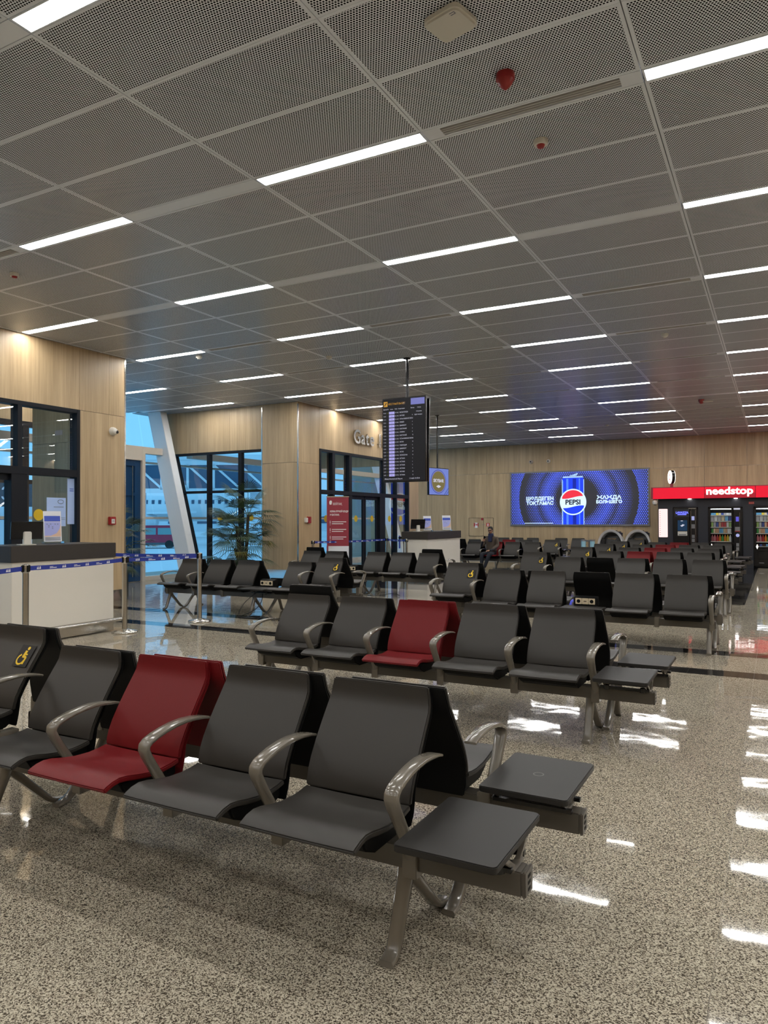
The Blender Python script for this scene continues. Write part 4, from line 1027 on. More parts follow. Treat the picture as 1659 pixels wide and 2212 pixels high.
t = MB(); t.bar((-.12, -.006, .16), (.17, -.006, .22), .003, .006); t.bar((-.13, -.006, .30), (-.11, -.006, .62), .003, .005); t.bar((-.15, -.006, .24), (-.06, -.006, .13), .003, .006); t.box(.02, .11, -.007, -.005, .10, .125)
tag(t.build('fine_print', 'grey_ink', bn, smooth=False), kind='stuff')

# ================================================================== DEPARTURE BOARD
fb_ = thing('departure_board', 'black portrait departure display hanging on a ceiling pole', 'display', (-5.405, 10.75, 0))
BW, Z0, Z1 = .402, 2.058, 3.462
scr = MB().box(-BW, BW, .0, .045, Z0, Z1).build('housing', 'black_gloss', fb_, bevel=.004)
MB().box(-BW+.015, BW-.015, -.002, .001, Z0+.02, Z1-.02).build('screen', 'screen_black', fb_, smooth=False)
MB().box(BW-.27, BW-.02, -.004, -.002, Z1-.135, Z1-.03).build('header_block', 'screen_header', fb_, smooth=False)
MB().box(-BW+.03, -BW+.10, -.004, -.002, Z1-.14, Z1-.055).build('plane_icon', 'screen_amber', fb_, smooth=False)
ic = MB(); ic.bar((-BW+.045, -.006, Z1-.125), (-BW+.088, -.006, Z1-.075), .002, .012); ic.bar((-BW+.05, -.006, Z1-.08), (-BW+.075, -.006, Z1-.095), .002, .008)
ic.build('plane_symbol', 'ad_black', fb_, smooth=False)
tw, tb, to, ta = MB(), MB(), MB(), MB()
def put(mb, s, size, x, z, al='LEFT', sx=.8): mb.mesh_in(text_mesh(s, size, align=al, res=1), M_front(x, -.0045, z, sx))
put(ta, 'МЕСТНЫЙ ВЫЛЕТ', .044, -BW+.115, Z1-.115); put(tw, '- T1', .040, -BW+.375, Z1-.115)
hz = Z1-.195
for s, x in (('Время', -.378), ('STD', -.315), ('Airline', -.25), ('Рейс', -.165), ('Назначение', -.10), ('Выход', .13), ('Статус', .25)): put(tw, s, .026, x, hz)
DEST = [('09:40', '09:50', 'FS 7425', 'КЫЗЫЛОРДА', ''), ('10:05', '', 'KC 943', 'АКТОБЕ', '4'), ('10:10', '', 'KC 367', 'УСТЬ-КАМЕНОГОРСК', '1'), ('10:20', '', 'FS 7241', 'СЕМЕЙ', '6'), ('10:40', '', 'DV 756', 'ШЫМКЕНТ', '7'), ('10:50', '', 'FS 7143', 'КОСТАНАЙ', '2'), ('11:00', '', 'FS 7065', 'АТЫРАУ', '8'), ('11:15', '', 'FS 7141', 'КОСТАНАЙ', '12'), ('11:20', '', 'DV 745', 'УСТЬ-КАМЕНОГОРСК', '10'), ('11:25', '', 'FS 7337', 'АКТАУ', '15'), ('11:40', '', 'FS 7113', 'ПАВЛОДАР', '2'), ('12:05', '', 'FS 7427', 'ШЫМКЕНТ', '12'), ('12:30', '13:0', 'DV 731', 'АКТАУ', '10'), ('12:40', '13:1', 'DV 705', 'ЖЕЗКАЗГАН', '10'), ('12:45', '13:2', 'KC 855', 'АСТАНА', '1'), ('12:50', '13:3', 'FS 7003', 'АСТАНА', '6'), ('13:10', '13:4', 'KC 953', 'АСТАНА', '5'), ('13:45', '13:5', 'KC 861', 'АСТАНА', '9'), ('13:50', '14:0', 'DV 715', 'АКТОБЕ', '10'), ('14:05', '14:3', 'DV 712', 'АСТАНА', '12')]
tile_b = MB().box(-.052, .052, -.004, -.002, -.018, .024).mesh('airline_tile', 'screen_tile', smooth=False)
step = (hz - .055 - (Z0+.115))/19
for i, (t0, t1, fl, ds, gt) in enumerate(DEST):
    z = hz - .062 - step*i
    put(tw, t0, .027, -.378, z); put(to, t1 or '--', .027, -.318, z)
    a = link('airline_tile', tile_b, fb_, (-.222, 0, z+.006)); put(tb, 'AIR' if i % 3 else 'FLY', .020, -.222, z, 'CENTER', 1.1)
    put(tw, fl, .026, -.158, z); put(tw, ds, .029, -.075, z); put(tw, gt, .027, .155, z)
put(tw, 'Отправлен', .024, .23, hz-.062); put(tw, 'Идёт посадка', .026, .20, hz-.062-step)
put(tw, 'Almaty International Airport', .036, -.36, Z0+.045); put(tw, '11 май, 09:47:40', .034, .10, Z0+.045)
for mb, mn in ((tw, 'screen_white'), (tb, 'screen_blue_text'), (to, 'screen_olive'), (ta, 'screen_amber')):
    tag(mb.build('lettering', mn, fb_, fix=False, smooth=False), kind='stuff')
MB().hexa([(-BW, .075, Z0), (BW, .075, Z0), (BW, .12, Z0), (-BW, .12, Z0), (-BW, .14, Z1), (BW, .14, Z1), (BW, .185, Z1), (-BW, .185, Z1)]).build('rear_display', 'black_gloss', fb_, bevel=.004)
MB().box(-.06, .10, .045, .12, 2.5, 3.3).build('mount', 'black_matte', fb_, bevel=.004)
MB().cyl((.025, .09, 3.3), .024, CEIL-3.3, 14).build('pole', 'black_gloss', fb_)
MB().cyl((.025, .09, CEIL-.015), .07, .015, 16).build('ceiling_rose', 'black_gloss', fb_)

s2_ = thing('hanging_screen', 'small lavender screen with olive oval logo hanging before the end wall', 'display', (-7.62, 17.12, 0), math.radians(74))
MB().box(-.37, .42, 0, .06, 2.066, 2.765).build('housing', 'black_gloss', s2_, bevel=.004)
MB().box(-.355, .405, -.003, .001, 2.08, 2.75).build('screen', 'screen_lavender', s2_, smooth=False)
MB().prism(disc_pts(.305, 32, cx=.0, cy=2.415), 'y', -.005, -.003).build('ring', 'screen_navy_line', s2_, smooth=False)
MB().prism(disc_pts(.290, 32, cx=.0, cy=2.415), 'y', -.007, -.005).build('ring', 'screen_header', s2_, smooth=False)
MB().prism(disc_pts(.265, 32, cx=.0, cy=2.415), 'y', -.009, -.007).build('oval', 'screen_gold', s2_, smooth=False)
t = MB(); t.mesh_in(text_mesh('SKYBAR', .115, bold=.004), M_front(0, -.0105, 2.40)); t.add([(-.10, -.0105, 2.29), (0, -.0105, 2.25), (.10, -.0105, 2.29), (0, -.0105, 2.33)], [(0, 1, 2, 3)])
tag(t.build('lettering', 'screen_white', s2_, fix=False, smooth=False), kind='stuff')
MB().bar((.24, -.005, 2.085), (.40, -.005, 2.26), .003, .014).bar((.31, -.005, 2.085), (.40, -.005, 2.17), .003, .012).build('corner_lines', 'screen_navy_line', s2_, smooth=False)
MB().cyl((0, .03, 2.76), .022, CEIL-2.76, 12).build('pole', 'black_gloss', s2_); MB().cyl((0, .03, CEIL-.012), .06, .012, 16).build('ceiling_rose', 'black_gloss', s2_)

# ------------------------------------------------------------------ gate letters
gt_ = thing('gate_lettering', 'raised metal letters Gate 11 on the oak wall above the gate glazing', 'sign', (LX, 15.93, 3.41))
x = 0
for ch in 'Gate 11':
    if ch == ' ': x += .17; continue
    me = text_mesh(ch, .50, extrude=.022, align='LEFT', res=3, bold=.008)
    w = max(v.co.x for v in me.vertices)
    o = MB(); o.mesh_in(me, M_right(.045, x, 0)); o.build('letter', 'steel', gt_, fix=False, ang=40)
    MB().box(0, .025, x+w*.45-.008, x+w*.45+.008, .05, .09).build('stand_off', 'steel', gt_, smooth=False)
    x += w + .035

# ------------------------------------------------------------------ small wall and ceiling devices
def callpoint(label, loc, axis):
    c = thing('fire_alarm_button', label, 'fire alarm', loc); s = .065
    if axis == 'x':
        MB().box(0, .05, -s, s, -s, s).build('case', 'red_device', c, bevel=.008); MB().box(.05, .054, -.035, .035, -.045, .03).build('button_plate', 'white_plastic', c, bevel=.002)
        MB().box(.054, .056, -.02, .02, -.01, .0).build('print', 'grey_ink', c, smooth=False)
    return c
callpoint('red square fire alarm button on the left oak wall', (LX, 8.31, 1.43), 'x')
cp = thing('fire_alarm_button', 'red and white alarm unit on the oak wall beside the pillar', 'fire alarm', (LX, 13.93, 1.44))
MB().box(0, .06, -.03, .09, -.075, .075).build('case', 'red_device', cp, bevel=.008); MB().box(0, .05, -.12, -.03, -.06, .05).build('white_unit', 'white_plastic', cp, bevel=.006); MB().box(.06, .063, .005, .06, -.045, .03).build('button_plate', 'wine_print', cp, smooth=False)
cm = thing('dome_camera', 'white dome camera on the left oak wall', 'camera', (LX, 8.335, 2.885))
MB().lathe([(.07, 0), (.07, .02), (.06, .05), (.045, .075), (.0, .09)], 20, axis='x').build('housing', 'white_plastic', cm); MB().lathe([(.026, .06), (.026, .085), (.015, .092)], 16, (0.0, .03, -.012), axis='x').build('lens', 'black_gloss', cm)
for x, lab in ((-7.65, 'left'), (-7.02, 'right')):
    c = thing('dome_camera', 'small dome camera above the advert screen, the %s one of the pair' % lab, 'camera', (x, YW, 3.49)); MB().lathe([(.07, 0), (.06, -.05), (.035, -.085), (.0, -.095)], 18, axis='y').build('housing', 'white_plastic', c); MB().lathe([(.03, -.05), (.026, -.1)], 12, axis='y').build('lens', 'black_gloss', c)
ap = thing('wifi_access_point', 'cream rounded square access point on the near ceiling', 'access point', (-1.52, 3.60, CEIL), math.radians(-14))
MB().prism(rrect(.118, .108, .045, 6), 'z', -.045, 0).build('case', 'white_plastic', ap, bevel=.012)
MB().box(.055, .085, -.085, -.082, -.0465, -.045).box(.055, .085, -.070, -.067, -.0465, -.045).box(.082, .085, -.085, -.067, -.0465, -.045).build('emblem', 'grey_ink', ap, smooth=False)
sr = thing('alarm_sounder', 'dark red cone alarm sounder on the near ceiling', 'alarm', (-1.42, 4.21, CEIL))
MB().lathe([(.055, 0), (.058, -.02), (.056, -.035)], 24).build('base', 'red_device', sr); MB().lathe([(.05, -.035), (.046, -.055), (.022, -.085), (.0, -.1)], 24).build('lens', 'red_device', sr)
def detector(label, x, y, red=True):
    d = thing('smoke_detector', label, 'smoke detector', (x, y, CEIL))
    MB().lathe([(.052, 0), (.052, -.018), (.045, -.035)], 20).build('base', 'white_plastic', d)
    MB().lathe([(.030, -.035), (.024, -.05), (.0, -.053)], 16).build('sensor', 'red_device' if red else 'white_plastic', d)
detector('small white ceiling detector with a dark red centre behind the near air vent', -1.45, 5.07)
detector('small white detector with dark sensor on the ceiling at the far left', -7.27, 5.05)
detector('white smoke detector on the ceiling right of the middle', -1.40, 11.25, False)
detector('white smoke detector on the ceiling over the left bench', -8.3, 9.05, False)
detector('white smoke detector on the ceiling left of the departure board pole', -6.45, 10.1, False)
detector('white smoke detector on the ceiling right of the departure board', -6.1, 14.6, False)
detector('white smoke detector low on the far ceiling', -4.2, 21.2, False)
sr2 = thing('alarm_sounder', 'small dark red alarm sounder with white plate on the far ceiling', 'alarm', (-1.45, 17.8, CEIL))
MB().lathe([(.06, 0), (.06, -.04), (.03, -.09), (.0, -.1)], 18).build('cone', 'red_device', sr2); MB().box(.03, .24, -.05, .05, -.06, -.04).build('plate', 'white_plastic', sr2, bevel=.004)
# posters on the near glass
po = thing('poster', 'pale blue paper poster stuck on the near gate glass', 'poster', (LX-.034, 7.36, 1.42))
MB().box(0, .002, -.21, .12, -.07, .36).build('sheet', 'paper_blue', po, smooth=False)
t = MB(); t.bar((.003, -.09, .22), (.003, .08, .22), .002, .008); t.bar((.003, -.20, .10), (.003, .02, .02), .002, .004)
arc = [(.003, .03 + .05*math.cos(a), .30 + .03*math.sin(a)) for a in [i*.5 for i in range(13)]]; t.tube(arc, .004, 5)
t.bar((.003, .02, .06), (.003, .11, .055), .002, .005); t.bar((.003, .02, .035), (.003, .11, .03), .002, .005)
tag(t.build('print', 'grey_ink', po, smooth=False), kind='stuff')
po2 = thing('poster', 'narrow pale blue notice at the right edge of the near gate glass', 'poster', (LX-.036, 7.58, 1.72)); MB().box(0, .0015, -.07, .055, -.34, .36).build('sheet', 'paper_blue', po2, smooth=False)
t = MB().bar((.003, -.03, .2), (.003, .04, .2), .002, .012).bar((.003, -.03, .17), (.003, .04, .17), .002, .012); tag(t.build('print', 'blue_print', po2, smooth=False), kind='stuff')

# ================================================================== ADVERT SCREEN
AX0, AX1, AZ0, AZ1 = -8.37, -3.70, 1.265, 3.088
AC = (AX0+AX1)/2; AZ = (AZ0+AZ1)/2; AW, AH = (AX1-AX0)/2, (AZ1-AZ0)/2
ad = thing('advert_screen', 'wide blue backlit drink advert screen on the end wall', 'screen', (AC, YW, AZ))
MB().box(-AW-.05, AW+.05, -.05, 0, -AH-.05, -AH).box(-AW-.05, AW+.05, -.05, 0, AH, AH+.05).box(-AW-.05, -AW, -.05, 0, -AH, AH).box(AW, AW+.05, -.05, 0, -AH, AH).build('frame', 'metal_grey', ad, smooth=False)
MB().box(-AW, AW, -.03, 0, -AH, AH).build('screen', 'ad_dots', ad, smooth=False)
cxo = -.13; cw = .37
ct_ = MB()
ct_.prism([(cxo-cw, -AH), (cxo+cw, -AH), (cxo+cw, AH-.28), (cxo+cw*.93, AH-.19), (cxo-cw*.93, AH-.19), (cxo-cw, AH-.28)], 'y', -.034, -.031)
ct_.build('can', 'ad_can_blue', ad, smooth=False)
MB().box(cxo-cw*.98, cxo-cw*.90, -.037, -.034, -AH, AH-.3).box(cxo-cw*.62, cxo-cw*.42, -.037, -.034, -AH, AH-.24).box(cxo+cw*.55, cxo+cw*.66, -.037, -.034, -AH, AH-.24).build('can_highlight', 'ad_can_light', ad, smooth=False)
MB().box(cxo-cw*.02, cxo+cw*.30, -.0365, -.034, -AH, AH-.24).build('can_shadow', 'ad_deep_blue', ad, smooth=False)
m = MB().prism([(cxo-cw*.95, AH-.205), (cxo+cw*.95, AH-.205), (cxo+cw*.9, AH-.16), (cxo-cw*.9, AH-.16)], 'y', -.037, -.033)
m.bar((cxo-.02, -.037, AH-.13), (cxo+.16, -.037, AH-.06), .004, .03).bar((cxo+.16, -.037, AH-.06), (cxo+.10, -.037, AH-.13), .004, .03).bar((cxo+.10, -.037, AH-.135), (cxo-.1, -.037, AH-.13), .004, .03)
for s in (-1, 1): m.box(cxo+s*cw-.012, cxo+s*cw+.012, -.037, -.033, -AH, AH-.27)
m.build('can_rim', 'ad_can_edge', ad, smooth=False)
gz, gr = -.135, .455
MB().prism(disc_pts(gr, 48, cx=cxo, cy=gz), 'y', -.042, -.038).build('emblem_ring', 'ad_white', ad, smooth=False)
ri = gr*.905
def wave(x, off): return gz + off + .045*math.sin((x-cxo)/ri*2.2)
def cap(up):
    off = .155 if up else -.165
    pts = []
    for i in range(25):
        x = cxo - ri + 2*ri*i/24; z = wave(x, off); lim = math.sqrt(max(ri*ri-(x-cxo)**2, 0))
        if abs(z-gz) <= lim: pts.append((x, z))
    a0 = math.atan2(pts[0][1]-gz, pts[0][0]-cxo); a1 = math.atan2(pts[-1][1]-gz, pts[-1][0]-cxo)
    if up:
        a0 = a0 if a0 > 0 else a0+2*PI; arc = disc_pts(ri, 20, a1, a0, cxo, gz)
    else:
        a0 = a0-2*PI if a0 > 0 else a0; arc = disc_pts(ri, 20, a1, a0, cxo, gz)
    return pts + arc[1:-1]
for up, mn in ((True, 'ad_red'), (False, 'ad_can_blue')):
    p = cap(up); m = MB(); m.prism(p, 'y', -.046, -.043); m.build('emblem_field', mn, ad, smooth=False)
t = MB(); t.mesh_in(text_mesh('PEPSI', .235, res=3, bold=.008), M_front(cxo, -.047, gz-.085, 1.02)); tag(t.build('lettering', 'ad_black', ad, fix=False, smooth=False), kind='stuff')
t = MB()
for s, x, z, sz, wd in (('ШӨЛДЕГЕН', -1.30, -.055, .165, .98), ('ТОҚТАМАС', -1.30, -.215, .165, .98), ('ЖАЖДА', 1.08, -.045, .165, .82), ('БОЛЬШЕГО', 1.08, -.19, .14, .85)):
    me = text_mesh(s, sz, res=2, bold=.007); w = max(v.co.x for v in me.vertices) - min(v.co.x for v in me.vertices)
    t.mesh_in(me, M_front(x, -.033, z, wd/w))
t.box(-1.85, -.83, -.034, -.032, -AH+.035, -AH+.055)
tag(t.build('lettering', 'ad_white', ad, fix=False, smooth=False), kind='stuff')

# ================================================================== HOSE CABINET
hc = thing('fire_hose_cabinet', 'flush oak fire cabinet doors with red signs behind the seated man', 'cabinet', (-9.55, YW, 1.17))
for a, b_ in ((-.47, .09), (.10, .47)): MB().box(a, b_, -.006, .03, -.33, .33).build('door', 'oak', hc, bevel=.003)
m = MB().box(-.48, .48, -.008, 0, .332, .34).box(-.48, .48, -.008, 0, -.34, -.332).box(-.48, -.472, -.008, 0, -.34, .34).box(.472, .48, -.008, 0, -.34, .34).box(.092, .098, -.008, 0, -.33, .33); m.build('door_joint', 'black_matte', hc, smooth=False)
MB().box(-.28, -.10, -.009, -.006, .02, .15).build('sign', 'red_bright', hc, smooth=False); MB().box(-.235, -.135, -.011, -.009, -.03, .16).build('sign_sheet', 'white_paper', hc, smooth=False)
t = MB(); t.mesh_in(text_mesh('ПК', .085, bold=.004), M_front(-.185, -.012, .055)); tag(t.build('lettering', 'red_bright', hc, fix=False, smooth=False), kind='stuff')
MB().box(.21, .33, -.009, -.006, .02, .15).build('sign', 'red_bright', hc, smooth=False); MB().box(.25, .29, -.011, -.009, .03, .13).build('extinguisher_symbol', 'white_ink', hc, smooth=False)
MB().lathe([(.045, 0), (.045, -.012)], 18, (.05, -.006, .29), axis='y').build('round_sign', 'red_device', hc); MB().box(.04, .15, -.02, -.006, .085, .095).build('handle', 'metal_grey', hc, smooth=False)

# ================================================================== MASSAGE CHAIRS AND BINS
def massage(label, x):
    c = thing('massage_chair', label, 'massage chair', (x, 24.0, 0)); c.scale = (.95, 1, 1)
    out = [( .42*math.cos(t), .62 + .50*math.sin(t)) for t in [PI*i/16 for i in range(17)]] + [(-.42, .08), (.42, .08)]
    inn = [( .36*math.cos(t), .60 + .44*math.sin(t)) for t in [PI*i/16 for i in range(17)]]
    s = MB(); n = 17
    for (y0_, sc0) in ((-.35, 1.0),):
        vs = [(px, -.30 + .12*(pz-.6), pz) for px, pz in out[:17]] + [(px*.85, .42, pz*.93) for px, pz in out[:17]] + [(px, -.26 + .12*(pz-.6), pz) for px, pz in inn] + [(px*.9, .34, pz*.92) for px, pz in inn]
        fs = []
        for i in range(16): fs += [(i, i+1, n+i+1, n+i), (2*n+i, 3*n+i, 3*n+i+1, 2*n+i+1), (i, 2*n+i, 2*n+i+1, i+1), (n+i, n+i+1, 3*n+i+1, 3*n+i)]
        s.add(vs, fs)
    s.box(-.42, -.34, -.55, .40, .06, .64).box(.34, .42, -.55, .40, .06, .64)
    s.build('shell', 'shell_silver', c, bevel=.012)
    MB().prism([(.05, .40), (.22, .45), (.34, 1.02), (.24, 1.06), (.10, .98), (-.02, .5)], 'x', -.30, .30).build('back_cushion', 'leather_black', c, bevel=.05)
    MB().prism([(px*.98, pz*.985) for px, pz in inn] + [(-.35, .1), (.35, .1)][::1], 'y', .20, .34).build('back_lining', 'leather_black', c, smooth=False)
    MB().box(-.20, .20, .02, .20, .90, 1.08).build('headrest', 'leather_black', c, bevel=.05)
    for s_ in (-1, 1): MB().box(s_*.27-.07, s_*.27+.07, -.22, .16, .48, .84).build('shoulder_pad', 'leather_black', c, bevel=.04)
    MB().box(-.30, .30, -.50, .10, .28, .46).build('seat_cushion', 'leather_black', c, bevel=.05)
    MB().box(-.28, .28, -.78, -.46, .10, .44).build('leg_rest', 'leather_black', c, bevel=.05)
    MB().box(-.38, .38, -.45, .38, .0, .10).build('base', 'black_matte', c, bevel=.02)
    t = MB(); t.mesh_in(text_mesh('massage', .07), M_front(0, .008, .80, 1.2)); tag(t.build('lettering', 'gold_text', c, fix=False, smooth=False), kind='stuff')
massage('black massage chair with silver shell, the left one under the advert', -4.62)
massage('black massage chair with silver shell, next to the kiosk', -3.80)
bin_g = 'pale blue bins by the end wall'
for x, lab in ((-5.43, 'left'), (-5.15, 'right')):
    b_ = thing('waste_bin', 'slim pale blue bin by the end wall, the %s one of two' % lab, 'bin', (x, 23.6, 0), 0, bin_g)
    MB().cyl((0, 0, 0), .075, .74, 18).build('body', 'pale_blue', b_); MB().cyl((0, 0, .74), .08, .05, 18).build('lid', 'metal_grey', b_)
sh = thing('drinks_shelf', 'thin dark bar standing between the pale blue bins', 'shelf', (-5.29, 23.75, 0)); MB().box(-.2, .14, -.02, .02, .72, .77).build('bar', 'metal_grey', sh, smooth=False); MB().box(-.02, .02, -.015, .015, 0, .72).build('post', 'metal_grey', sh, smooth=False)

# ================================================================== VENDING KIOSK
KY = 23.9; KX0 = -3.21; KX1 = 4.0
ks = thing('vending_kiosk', 'black vending kiosk with red illuminated fascia', 'kiosk', (KX0, KY, 0))
KW = KX1-KX0
holes = [(.43, 1.145), (1.42, 2.36), (2.635, 3.58)]
b_ = MB(); px = 0
for a, c in holes + [(KW, KW)]:
    b_.box(px, a, 0, .06, 0, 2.06); px = c
for a, c in holes: b_.box(a, c, 0, .06, 1.80, 2.06)
b_.build('front_wall', 'kiosk_navy', ks, smooth=False)
MB().box(0, .06, .06, YW-KY-.02, 0, 2.36).box(0, KW, YW-KY-.08, YW-KY-.02, 0, 2.36).build('side_wall', 'kiosk_navy', ks, smooth=False)
MB().box(-.16, KW, -.28, YW-KY-.02, 2.385, 2.41).build('roof', 'wine_print', ks, smooth=False)
MB().box(-.16, -.10, -.30, .6, 2.055, 2.385).build('fascia_end', 'wine_print', ks, smooth=False)
for a, c, mn in ((-.10, 1.34, 'fascia_red'), (1.35, 2.70, 'fascia_dim'), (2.71, 4.15, 'fascia_red'), (4.16, KW, 'fascia_red')):
    MB().box(a, c, -.30, -.24, 2.055, 2.385).build('fascia_panel', mn, ks, smooth=False)
MB().box(-.10, KW, -.24, .0, 2.05, 2.07).build('soffit', 'kiosk_navy', ks, smooth=False)
MB().box(1.36, 2.69, -.302, -.300, 2.20, 2.384).build('fascia_glow', 'fascia_red', ks, smooth=False)
t = MB(); me = text_mesh('needstop', .30, extrude=.02, bold=.008, res=3); w = max(v.co.x for v in me.vertices) - min(v.co.x for v in me.vertices)
t.mesh_in(me, M_front(2.02, -.325, 2.165, 1.24/w)); tag(t.build('lettering', 'sign_white', ks, fix=False, smooth=False), kind='stuff')
sgn = MB().lathe([(.205, -.045), (.205, .045)], 32, (.42, -.14, 2.72), axis='x'); sgn.move(Matrix.Translation((.42, -.14, 2.72)) @ Matrix.Rotation(math.radians(24), 4, 'Z') @ Matrix.Translation((-.42, .14, -2.72)))
cs = sgn.build('round_sign', 'black_gloss', ks)
RM = Matrix.Translation((.42, -.14, 2.72)) @ Matrix.Rotation(math.radians(24), 4, 'Z')
MB().lathe([(.20, -.058), (.205, -.045)], 32, axis='x').lathe([(.205, .045), (.20, .058)], 32, axis='x').move(RM).build('lit_face', 'sign_white', cs, smooth=False)
m = MB()
for r0, r1 in ((.150, .140), (.082, .055)):
    o_, i_ = disc_pts(r0, 28), disc_pts(r1, 28)
    for i in range(28): m.quad((-.0595, *o_[i]), (-.0595, *o_[(i+1) % 28]), (-.0595, *i_[(i+1) % 28]), (-.0595, *i_[i]))
m.add([(-.0595, -.035, -.06), (-.0595, .035, -.06), (-.0595, 0, -.12)], [(0, 1, 2)])
m.move(RM).build('pin_emblem', 'fascia_red', cs, fix=False, smooth=False)
MB().box(.38, .46, -.18, -.10, 2.40, 2.53).build('sign_pole', 'wine_print', ks, smooth=False)
ls = MB().box(.03, .28, -.07, .0, .88, 1.75).build('lit_side_sign', 'sign_pink', ks, bevel=.01)
m = MB()
for i in range(12): m.box(.06, .08, -.072, -.07, .95+.065*i, .965+.065*i)
tag(m.build('small_marks', 'wine_print', ls, smooth=False), kind='stuff')
for x in (.92, 2.18, 3.45):
    MB().lathe([(.045, 2.035), (.045, 2.05)], 14, (x, -.10, 0)).build('spot_lamp', 'spot_lamp', ks)
MB().box(2.52, 2.66, -.012, 0, 1.87, 1.94).build('red_label', 'red_bright', ks, smooth=False)
t = MB(); t.mesh_in(text_mesh('Snack', .06), M_front(2.59, -.0135, 1.885)); tag(t.build('lettering', 'peach_print', ks, fix=False, smooth=False), kind='stuff')
kc = thing('dome_camera', 'white dome camera under the left end of the red fascia', 'camera', (KX0-.06, KY-.2, 1.92)); MB().lathe([(.02, .11), (.06, .08), (.075, .03), (.06, -.02), (0, -.05)], 18).build('housing', 'white_plastic', kc); MB().lathe([(.04, -.02), (.02, -.055)], 12).build('lens', 'black_gloss', kc)

def machine_shell(m, w, h=1.79, d=.8):
    MB().box(0, .03, .0, d, .04, h).box(w-.03, w, .0, d, .04, h).box(0, w, .0, d, h-.03, h).box(0, w, d-.03, d, .04, h).box(0, w, .0, d, .04, .07).build('cabinet', 'black_gloss', m, bevel=.004)
    MB().box(.02, w-.02, .05, d-.05, 0, .04).build('plinth', 'black_matte', m, smooth=False)
# coffee machine
c1 = thing('coffee_machine', 'black coffee vending machine with blue lit header', 'vending machine', (KX0+.44, KY-.02, 0))
w = .695; machine_shell(c1, w)
MB().box(.03, .47, -.01, .02, .07, 1.77).build('door', 'black_gloss', c1, bevel=.004)
MB().box(.05, .46, -.016, -.01, 1.50, 1.74).build('header', 'kiosk_navy', c1, smooth=False)
t = MB(); t.mesh_in(text_mesh('LAVAZZA', .085, bold=.004), M_front(.255, -.018, 1.605, .95)); t.box(.13, .38, -.018, -.016, 1.56, 1.585); tag(t.build('lettering', 'logo_blue', c1, fix=False, smooth=False), kind='stuff')
MB().box(.13, .40, -.016, -.01, 1.08, 1.40).build('screen', 'coffee_screen', c1, smooth=False)
m = MB(); m.add([(.20, -.018, 1.24), (.25, -.018, 1.20), (.31, -.018, 1.24), (.33, -.018, 1.26), (.27, -.018, 1.28), (.24, -.018, 1.25)], [tuple(range(6))]); m.box(.22, .28, -.018, -.016, 1.37, 1.39); m.build('screen_graphic', 'screen_white', c1, fix=False, smooth=False)
MB().box(.13, .40, -.02, -.01, .93, 1.06).build('dispensing_bay', 'white_plastic', c1, bevel=.004); MB().box(.16, .37, -.022, -.02, .945, .975).build('drip_grid', 'metal_grey', c1, smooth=False)
MB().box(.49, w-.03, -.01, .02, .07, 1.77).build('payment_column', 'black_gloss', c1, bevel=.003)
MB().box(.525, .605, -.016, -.01, 1.40, 1.52).build('keypad_screen', 'panel_lit', c1, smooth=False); MB().box(.52, .62, -.014, -.01, 1.15, 1.28).build('card_reader', 'metal_grey', c1, bevel=.002)
for z in (.86, .74): MB().box(.53, .61, -.014, -.01, z, z+.10).build('tray_flap', 'metal_grey', c1, smooth=False)
MB().box(.50, .506, -.016, -.01, .1, 1.7).box(.632, .64, -.016, -.01, .3, 1.72).box(.44, .65, -.016, -.01, 1.745, 1.765).build('chrome_trim', 'steel', c1, smooth=False)
# snack machines with every product a thing of its own
bottle = MB().lathe([(.030, 0), (.033, .01), (.033, .115), (.024, .15), (.012, .175), (.012, .20)], 10)
can_ = MB().lathe([(.026, 0), (.030, .008), (.030, .125), (.025, .14)], 10)
bag = MB().hexa([(-.045, -.012, 0), (.045, -.012, 0), (.045, .012, 0), (-.045, .012, 0), (-.05, -.004, .15), (.05, -.004, .15), (.05, .004, .15), (-.05, .004, .15)])
bar_ = MB().box(-.032, .032, -.012, .012, 0, .07)
PCOL = {'red': (.50, .03, .04), 'pink': (.55, .18, .20), 'cola': (.05, .012, .01), 'orange': (.75, .25, .02), 'green': (.05, .35, .08), 'lime': (.35, .55, .15), 'yellow': (.75, .58, .05), 'white': (.75, .75, .75), 'sky': (.15, .45, .75), 'cream': (.70, .60, .40), 'navy': (.04, .08, .35), 'silver': (.5, .5, .52), 'peach': (.7, .4, .25)}
for k, v in PCOL.items(): mat('pack_'+k, v, .35)
_pm = {}
def pmesh(shape, col):
    if (shape, col) not in _pm: _pm[shape, col] = {'bottle': bottle, 'can': can_, 'bag': bag, 'bar': bar_}[shape].mesh({'bottle': 'drink_bottle', 'can': 'drink_can', 'bag': 'snack_bag', 'bar': 'snack_bar'}[shape], 'pack_'+col, ang=50)
    return _pm[shape, col]
cap_meshes = {}
